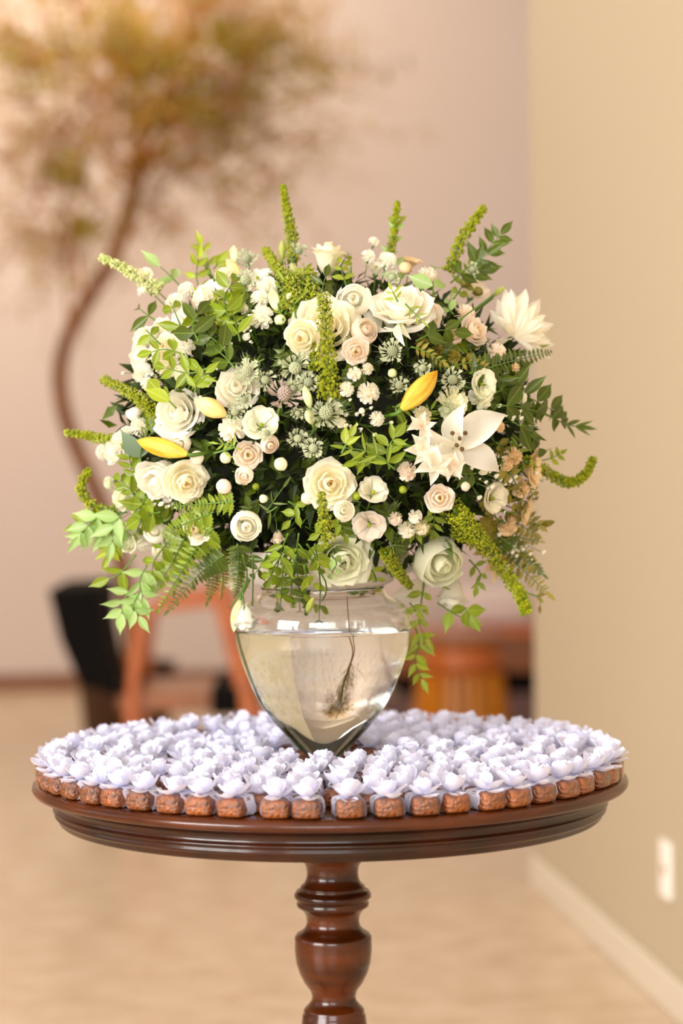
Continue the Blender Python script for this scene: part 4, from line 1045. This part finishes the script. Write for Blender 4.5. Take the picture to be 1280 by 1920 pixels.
def fern(pts, n, L_, label, m='leaf', off=0):
    return spray(pts, int(n * 1.35), L_, label, m, PINNA, off, ang=66, w=1.0, name='fern_frond', jitter=.15, cat='fern', start=.04, taper=.8, part='pinna', group='fern fronds', lmul=1.12)
S_ = spray
# upper left
S_([(290, 600), (262, 580)], 1, 46, 'three dark green leaves reaching furthest left at upper left', 'leaf_dark', off=-.03, ang=60)
S_([(300, 645), (280, 625), (268, 612)], 1, 34, 'small three leaf sprig below the upper left leaves', 'leaf', off=-.03, ang=55)
S_([(372, 640), (360, 610), (372, 590)], 2, 52, 'dark green broad leaf sprig at upper left', 'leaf_dark', off=-.05, ang=55)
S_([(350, 640), (330, 590), (318, 565)], 2, 44, 'upright leaf sprig behind the upper left broad leaves', 'leaf', off=-.03)
S_([(345, 665), (310, 655), (285, 660)], 2, 44, 'leaf sprig across the cream bloom at left', 'leaf', off=-.05)
S_([(390, 690), (355, 700), (310, 690)], 3, 44, 'leaf sprig above the large left rose', 'leaf', off=-.05)
S_([(330, 765), (300, 735)], 1, 64, 'long pointed bright green leaves left of the large rose', 'leaf_lime', BROAD, off=-.05, ang=20, w=.75)
S_([(365, 735), (370, 715), (385, 700)], 2, 36, 'small green leaves on top of the large left rose', 'leaf', off=-.07)
S_([(345, 545), (322, 520), (300, 500)], 1, 54, 'pale translucent leaves rising at the upper left', 'leaf_pale', off=.04, ang=40)
S_([(380, 560), (368, 520), (372, 485)], 3, 38, 'lime leaf sprig rising at the upper left', 'leaf_lime', off=.03)
S_([(395, 515), (385, 480), (378, 460)], 2, 34, 'yellow green leaves topping the upper left', 'leaf_lime', off=.06)
S_([(400, 505), (412, 490)], 1, 32, 'single lime leaf beside the narrow pale bud', 'leaf_lime', off=.02, ang=30)
S_([(430, 600), (420, 560), (436, 530)], 3, 52, 'dark green leaf sprig at the upper left of the dark gap', 'leaf', off=-.03)
S_([(430, 665), (405, 640), (385, 625)], 2, 52, 'dark leaves left of the dark gap', 'leaf_dark', off=-.03)
S_([(440, 690), (420, 668), (405, 655)], 2, 46, 'deep green leaves above the ruffled white rose', 'leaf_dark', off=-.03)
# top
S_([(560, 560), (575, 530), (570, 500)], 4, 30, 'narrow green leaves at the top centre', 'leaf', NARROW, off=.0)
S_([(530, 600), (520, 560), (536, 520)], 5, 32, 'feathery bright green sprig in the upper middle', 'leaf', NARROW, off=-.01)
S_([(650, 540), (640, 500), (652, 478)], 4, 26, 'small lime leaves right of the tall top rose', 'leaf_lime', off=.01)
S_([(620, 575), (605, 545), (610, 520)], 2, 40, 'dark leaves under the tall top rose', 'leaf_dark', off=-.01)
S_([(745, 540), (735, 480), (742, 420)], 5, 30, 'pale mint leaf sprig rising at the top right', 'leaf_pale', off=.03)
S_([(740, 430), (742, 400)], 1, 26, 'bright leaf tuft at the tip of the top right sprig', 'leaf_lime', off=.04)
S_([(812, 560), (812, 530), (815, 505)], 1, 50, 'pale green leaves at the top right with pointed lobes', 'leaf_pale', BROAD, off=.0, ang=60)
S_([(850, 560), (870, 530), (880, 500)], 4, 30, 'green leaves below the upper right spike', 'leaf', off=.02)
S_([(760, 570), (775, 585), (790, 600)], 2, 22, 'small green sepals on the large upper right rose', 'leaf', NARROW, off=-.07)
S_([(745, 565), (735, 545)], 2, 26, 'lime leaf tips behind the large upper right rose', 'leaf_lime', NARROW, off=-.06)
# upper right
S_([(845, 530), (880, 500), (912, 478)], 2, 46, 'dark leaf sprig at upper right, lowest pair', 'leaf_dark', off=.0)
S_([(880, 520), (905, 480), (925, 455), (938, 440)], 4, 42, 'dark green leaf sprig spread against the wall at upper right', 'leaf_dark', off=.01, ang=60)
S_([(870, 515), (900, 508)], 1, 50, 'long dark leaf below the upper right leaf sprig', 'leaf_dark', off=.0, ang=25)
S_([(780, 640), (820, 620), (850, 622)], 2, 44, 'dark leaves right of the large upper right rose', 'leaf_dark', BROAD, off=-.02)
S_([(850, 590), (840, 575), (845, 560)], 2, 26, 'pale leaves by the upper right blush rose', 'leaf_pale', off=.0)
S_([(770, 650), (800, 660), (830, 680)], 6, 18, 'olive fine leaf sprig above the big yellow lily bud', 'leaf_olive', off=-.02)
S_([(840, 690), (880, 680), (910, 690)], 6, 18, 'olive fine leaf sprig at the right', 'leaf_olive', off=-.01)
# right
S_([(920, 740), (955, 730), (1000, 750), (1045, 775)], 5, 58, 'dark leaf sprig pointing right at mid height', 'leaf_dark', off=.0, ang=42)
S_([(930, 760), (985, 765), (1050, 790)], 4, 60, 'dark leaf sprig reaching furthest right', 'leaf_dark', off=-.01, ang=38)
S_([(960, 790), (990, 810), (1010, 840)], 2, 50, 'dark leaves hanging down at the right', 'leaf_dark', off=-.01, ang=30)
S_([(1020, 775), (1060, 795), (1085, 800)], 3, 40, 'narrow dark leaf tips at the far right', 'leaf_dark', NARROW, off=.0, ang=30)
S_([(930, 700), (945, 720), (960, 725)], 3, 40, 'green leaves under the right fern', 'leaf_dark', off=.0)
S_([(890, 770), (915, 760), (930, 740)], 3, 36, 'green leaves between the ivory bloom and the lily tip', 'leaf_dark', off=.01)
for i, (a, b, c, d, lab) in enumerate([
    (930, 830, 960, 870, 'right of the lily tip'), (940, 870, 975, 925, 'at the right edge, upper'), (930, 920, 985, 950, 'at the right edge, middle'),
    (940, 980, 1000, 1000, 'at the right edge, lower'), (950, 960, 1010, 985, 'pointing right at the lower right'), (930, 1010, 990, 1040, 'right of the drooping spike'),
    (900, 930, 940, 990, 'above the drooping spike'), (985, 900, 1000, 940, 'by the peachy flower')]):
    S_([(a, b), ((a + c) / 2, (b + d) / 2 - 8), (c, d)], 6, 24, 'olive yellow small leaf sprig ' + lab, 'leaf_olive', off=g.uniform(-.02, .03), ang=55)
S_([(985, 870), (1030, 860), (1050, 850)], 3, 26, 'pale yellow leaves above the far right curled spike', 'leaf_lime', off=.05)
S_([(980, 1110), (1010, 1120), (1012, 1135)], 1, 20, 'small curled leaf hanging at the lower right corner', 'leaf_olive', off=.02, ang=20)
# lower right
S_([(795, 1090), (790, 1125), (785, 1165), (800, 1200)], 4, 34, 'olive leaf sprig hanging right of the vase, upper', 'leaf_lime', off=.02)
S_([(775, 1165), (785, 1205), (778, 1240), (790, 1272)], 5, 36, 'lime leaf sprig hanging lowest right of the vase', 'leaf_lime', off=.02)
S_([(820, 1130), (850, 1150), (872, 1160)], 1, 42, 'broad green leaf pair hanging at the lower right', 'leaf', BROAD, off=.01, ang=60)
S_([(815, 1080), (822, 1100), (835, 1095)], 2, 24, 'thin green sepals under the large lower right rose', 'leaf', NARROW, off=-.02)
S_([(880, 1050), (900, 1075), (895, 1100)], 3, 26, 'green leaf cluster under the lower right rose', 'leaf', off=.0)
S_([(690, 1060), (705, 1085), (700, 1110)], 3, 26, 'lime leaves hanging by the vase neck at right', 'leaf_lime', off=.02)
S_([(768, 1130), (780, 1145)], 1, 30, 'lime leaf pair beside the vase shoulder', 'leaf_lime', off=.0)
# bottom centre
S_([(540, 1000), (525, 1040), (518, 1080), (520, 1130)], 5, 40, 'green leaf sprig hanging before the vase neck at left', 'leaf', off=-.02)
S_([(560, 1000), (555, 1050), (560, 1100), (562, 1140)], 5, 38, 'green leaf sprig hanging before the vase neck in the middle', 'leaf', off=-.02)
S_([(590, 1020), (600, 1090), (598, 1160)], 3, 40, 'lime leaf sprig hanging lowest before the vase', 'leaf_lime', off=-.06, ang=30)
S_([(500, 1040), (490, 1060), (478, 1075)], 2, 36, 'dark leaf pair left of the hanging sprigs', 'leaf_dark', off=-.02)
S_([(575, 1020), (590, 1040), (600, 1065)], 3, 34, 'bright green leaves left of the low pale rose', 'leaf', off=-.05)
S_([(620, 1040), (630, 1055), (622, 1075)], 2, 28, 'small green leaves in front of the low pale rose', 'leaf_pale', off=-.05)
S_([(600, 960), (612, 990), (600, 1000)], 2, 34, 'green leaves below the open cream rose', 'leaf', off=-.05)
S_([(540, 940), (560, 955), (545, 975)], 2, 34, 'green leaves left below the open cream rose', 'leaf', off=-.01)
S_([(520, 950), (500, 960), (530, 915)], 2, 30, 'thin green leaves right of the bright white rose', 'leaf_dark', NARROW, off=.0)
S_([(700, 1010), (680, 1000), (665, 995)], 2, 26, 'dark leaves between the lisianthus and low pale rose', 'leaf_dark', off=.0)
# centre
S_([(740, 880), (700, 850), (650, 840)], 4, 34, 'light green curling leaf sprig above the open cream rose', 'leaf', NARROW, off=-.04)
S_([(730, 880), (725, 845), (740, 820)], 4, 42, 'bright green leaf cluster left of the alstroemeria', 'leaf', off=-.03, ang=60)
S_([(705, 870), (690, 860), (670, 865)], 2, 36, 'green leaves right of the open cream rose', 'leaf', off=-.02)
S_([(640, 850), (650, 830), (655, 820)], 1, 32, 'small upright lime leaf pair above the open cream rose', 'leaf_lime', off=-.05, ang=35)
S_([(400, 850), (440, 838), (410, 832)], 4, 22, 'small green leaves above the round white bud', 'leaf', NARROW, off=-.03)
# left and lower left
S_([(275, 890), (262, 850), (285, 810)], 1, 66, 'grey green broad leaf behind the yellow lily bud', 'leaf_grey', BROAD, off=.0, ang=15, w=.9)
S_([(260, 900), (245, 870), (240, 840)], 4, 34, 'bright green leaves at the left edge', 'leaf', off=-.01)
S_([(270, 960), (245, 920), (225, 900)], 4, 36, 'green leaf sprig under the far left white bloom', 'leaf', off=-.01)
S_([(275, 930), (262, 960), (268, 985)], 2, 56, 'large bright leaves under the drooping white bloom', 'leaf', BROAD, off=-.02)
S_([(240, 960), (195, 970), (150, 985)], 4, 40, 'green leaf sprig reaching left at lower left', 'leaf', off=.0)
S_([(235, 980), (200, 1000), (160, 1010)], 4, 42, 'pale green leaf sprig below the left reaching sprig', 'leaf_pale', off=.0)
S_([(250, 990), (220, 1010), (205, 1040)], 4, 40, 'lime leaf sprig hanging at the lower left', 'leaf_lime', off=.01)
S_([(255, 1040), (225, 1075), (205, 1085)], 1, 48, 'green leaf pair low on the left', 'leaf', off=-.01)
S_([(275, 1060), (262, 1090), (268, 1120)], 3, 48, 'pale mint leaves hanging at lower left', 'leaf_pale', off=-.02)
S_([(250, 1100), (232, 1125), (228, 1150)], 3, 46, 'pale mint leaf sprig hanging lowest on the left', 'leaf_pale', off=-.02, ang=55)
S_([(262, 1110), (250, 1135), (260, 1155)], 2, 42, 'pale mint leaf pair beside the lowest left sprig', 'leaf_pale', off=-.03)
S_([(300, 960), (270, 970), (255, 1000)], 3, 44, 'large mixed leaves at lower left by the ferns', 'leaf', off=-.02)
S_([(320, 1010), (290, 1050), (285, 1080)], 3, 40, 'bright leaves above the lower left fern', 'leaf', off=-.01)
# extra inner greenery, grouped by region
taken = set()
for i in range(46):
    a = g.uniform(0, 6.28); q = math.sqrt(g.uniform(.02, .9)); x = 612 + 395*q*math.cos(a); y = 795 + 300*q*math.sin(a)
    dx, dy = g.gauss(0, 30), g.gauss(0, 30)
    near = min((k for k in SPOTS if k[2] not in taken and len(k[2].split()) <= 11), key=lambda k: (k[0] - x) ** 2 + (k[1] - y) ** 2)
    taken.add(near[2]); x, y = near[0] * .6 + x * .4, near[1] * .6 + y * .4
    mm = g.choice(['leaf_dark', 'leaf_dark', 'leaf_dark', 'leaf', 'leaf_olive' if x > 700 else 'leaf'])
    S_([(x, y), (x + dx*.5, y + dy*.5 + 4), (x + dx, y + dy)], g.choice([3, 4, 5]), g.uniform(22, 38), 'small green sprig behind the ' + near[2], mm,
       g.choice([LEAF, NARROW]), off=g.uniform(.005, .03), group='filling sprigs')

S_([(450, 640), (440, 600), (432, 570)], 4, 44, 'vivid green leaves in the upper left beside the dark gap', 'leaf', off=-.02)
S_([(480, 610), (470, 580), (450, 560)], 3, 38, 'green leaves under the white upper left blooms', 'leaf_dark', off=.0)
S_([(555, 600), (550, 560), (548, 525)], 5, 36, 'narrow bright leaves fanning up in the upper middle', 'leaf', NARROW, off=-.01, ang=28)
S_([(575, 590), (568, 550), (566, 515)], 5, 36, 'narrow lime leaves fanning up beside the bright ones', 'leaf_lime', NARROW, off=.0, ang=25)
S_([(535, 1030), (515, 1060), (505, 1085)], 3, 44, 'pointed green leaves over the vase neck at left', 'leaf', off=-.05)
S_([(555, 1040), (548, 1085), (545, 1115)], 3, 44, 'pointed dark leaves over the vase neck in the middle', 'leaf_dark', off=-.05)
S_([(530, 1060), (528, 1100), (526, 1135)], 2, 46, 'long pointed leaves hanging onto the vase shoulder', 'leaf', off=-.07, ang=25)
S_([(570, 1060), (575, 1100), (560, 1130)], 2, 42, 'long lime leaves hanging onto the vase shoulder', 'leaf_lime', off=-.07, ang=25)
S_([(870, 1140), (880, 1155)], 1, 40, 'triangular green leaves hanging over the bench view', 'leaf', BROAD, off=.0, ang=50)
S_([(195, 960), (165, 985), (150, 1005)], 3, 44, 'pale mint leaves drooping at the left tip', 'leaf_pale', off=-.01)
S_([(230, 960), (215, 985), (210, 1015)], 3, 50, 'large pale mint leaves at the lower left edge', 'leaf_pale', off=-.02)
# ---- ferns
fern([(345, 1010), (320, 1060), (290, 1105)], 14, 44, 'bright wide fern frond at the lower left edge', 'leaf', off=-.01)
fern([(370, 1000), (345, 1050), (330, 1100)], 14, 40, 'green fern frond filling the lower left', 'leaf_dark', off=.0)
fern([(400, 990), (360, 1040), (300, 1140)], 15, 40, 'fern frond pointing down left at the lower left', 'leaf', off=-.02)
fern([(420, 1040), (370, 1080), (318, 1142)], 15, 34, 'darker fern frond hanging at the lower left tip', 'leaf_dark', off=-.03)
fern([(445, 1020), (447, 1070), (440, 1118)], 16, 30, 'dark narrow fern frond hanging beside the vase', 'leaf_dark', off=-.03)
fern([(395, 1030), (400, 1080), (390, 1125)], 13, 30, 'dark fern frond hanging left of the narrow one', 'leaf_dark', off=.0)
fern([(410, 1030), (418, 1080), (414, 1122)], 13, 22, 'yellowish fern frond between the dark hanging fronds', 'leaf_olive', off=.01)
fern([(400, 960), (340, 985), (300, 1010)], 14, 38, 'bright fern frond below the creamy left rose', 'leaf', off=-.01)
fern([(440, 940), (380, 945), (320, 950)], 14, 28, 'green fern frond under the left roses', 'leaf', off=-.01)
fern([(880, 700), (950, 680), (1030, 660)], 16, 40, 'dark fern frond pointing right under the wispy bloom', 'leaf_dark', off=-.01)
fern([(890, 985), (950, 1040), (1022, 1108)], 16, 52, 'broad olive fern frond behind the drooping spike', 'leaf_olive', off=.02)
fern([(930, 1000), (985, 1050), (1015, 1075)], 12, 34, 'small fern frond at the lower right edge', 'leaf_dark', off=.03)
fern([(940, 1000), (985, 1010), (1010, 1015)], 10, 26, 'olive fern frond pointing right at lower right', 'leaf_olive', off=.02)
fern([(560, 590), (545, 540), (525, 505)], 14, 22, 'feathery fern frond at the top left of the middle', 'leaf', off=.0)
fern([(600, 580), (588, 545), (572, 505)], 14, 24, 'bright fern frond left of the tall top rose', 'leaf', off=.01)
fern([(740, 1020), (742, 1050), (735, 1078)], 12, 24, 'small fern frond hanging above the vase at right', 'leaf_dark', off=.0)

# loose stems that show against the background
for pts, nm, lab in [([(860, 600), (895, 575), (925, 552)], 'thin_stem', 'thin curved stem leading to the tiny lime bud'),
                     ([(455, 1040), (462, 1090), (430, 1140)], 'thin_stem', 'thin stem of the greenish bud hanging by the vase'),
                     ([(474, 1040), (474, 1090), (473, 1135)], 'thin_stem', 'thin stem of the upside down white rose'),
                     ([(560, 1020), (610, 1090), (604, 1130)], 'thin_stem', 'thin stem hanging before the vase rim')]:
    P3 = smooth([at(x, y, bd(x, y, -.06)) for x, y in pts]); mb = MB(); mb.tube([p - P3[0] for p in P3], .0011, 6)
    tag(link(nm, mb.mesh(nm, M['stem']), None, Matrix.Translation(P3[0])), lab, 'stem', 'loose thin stems')
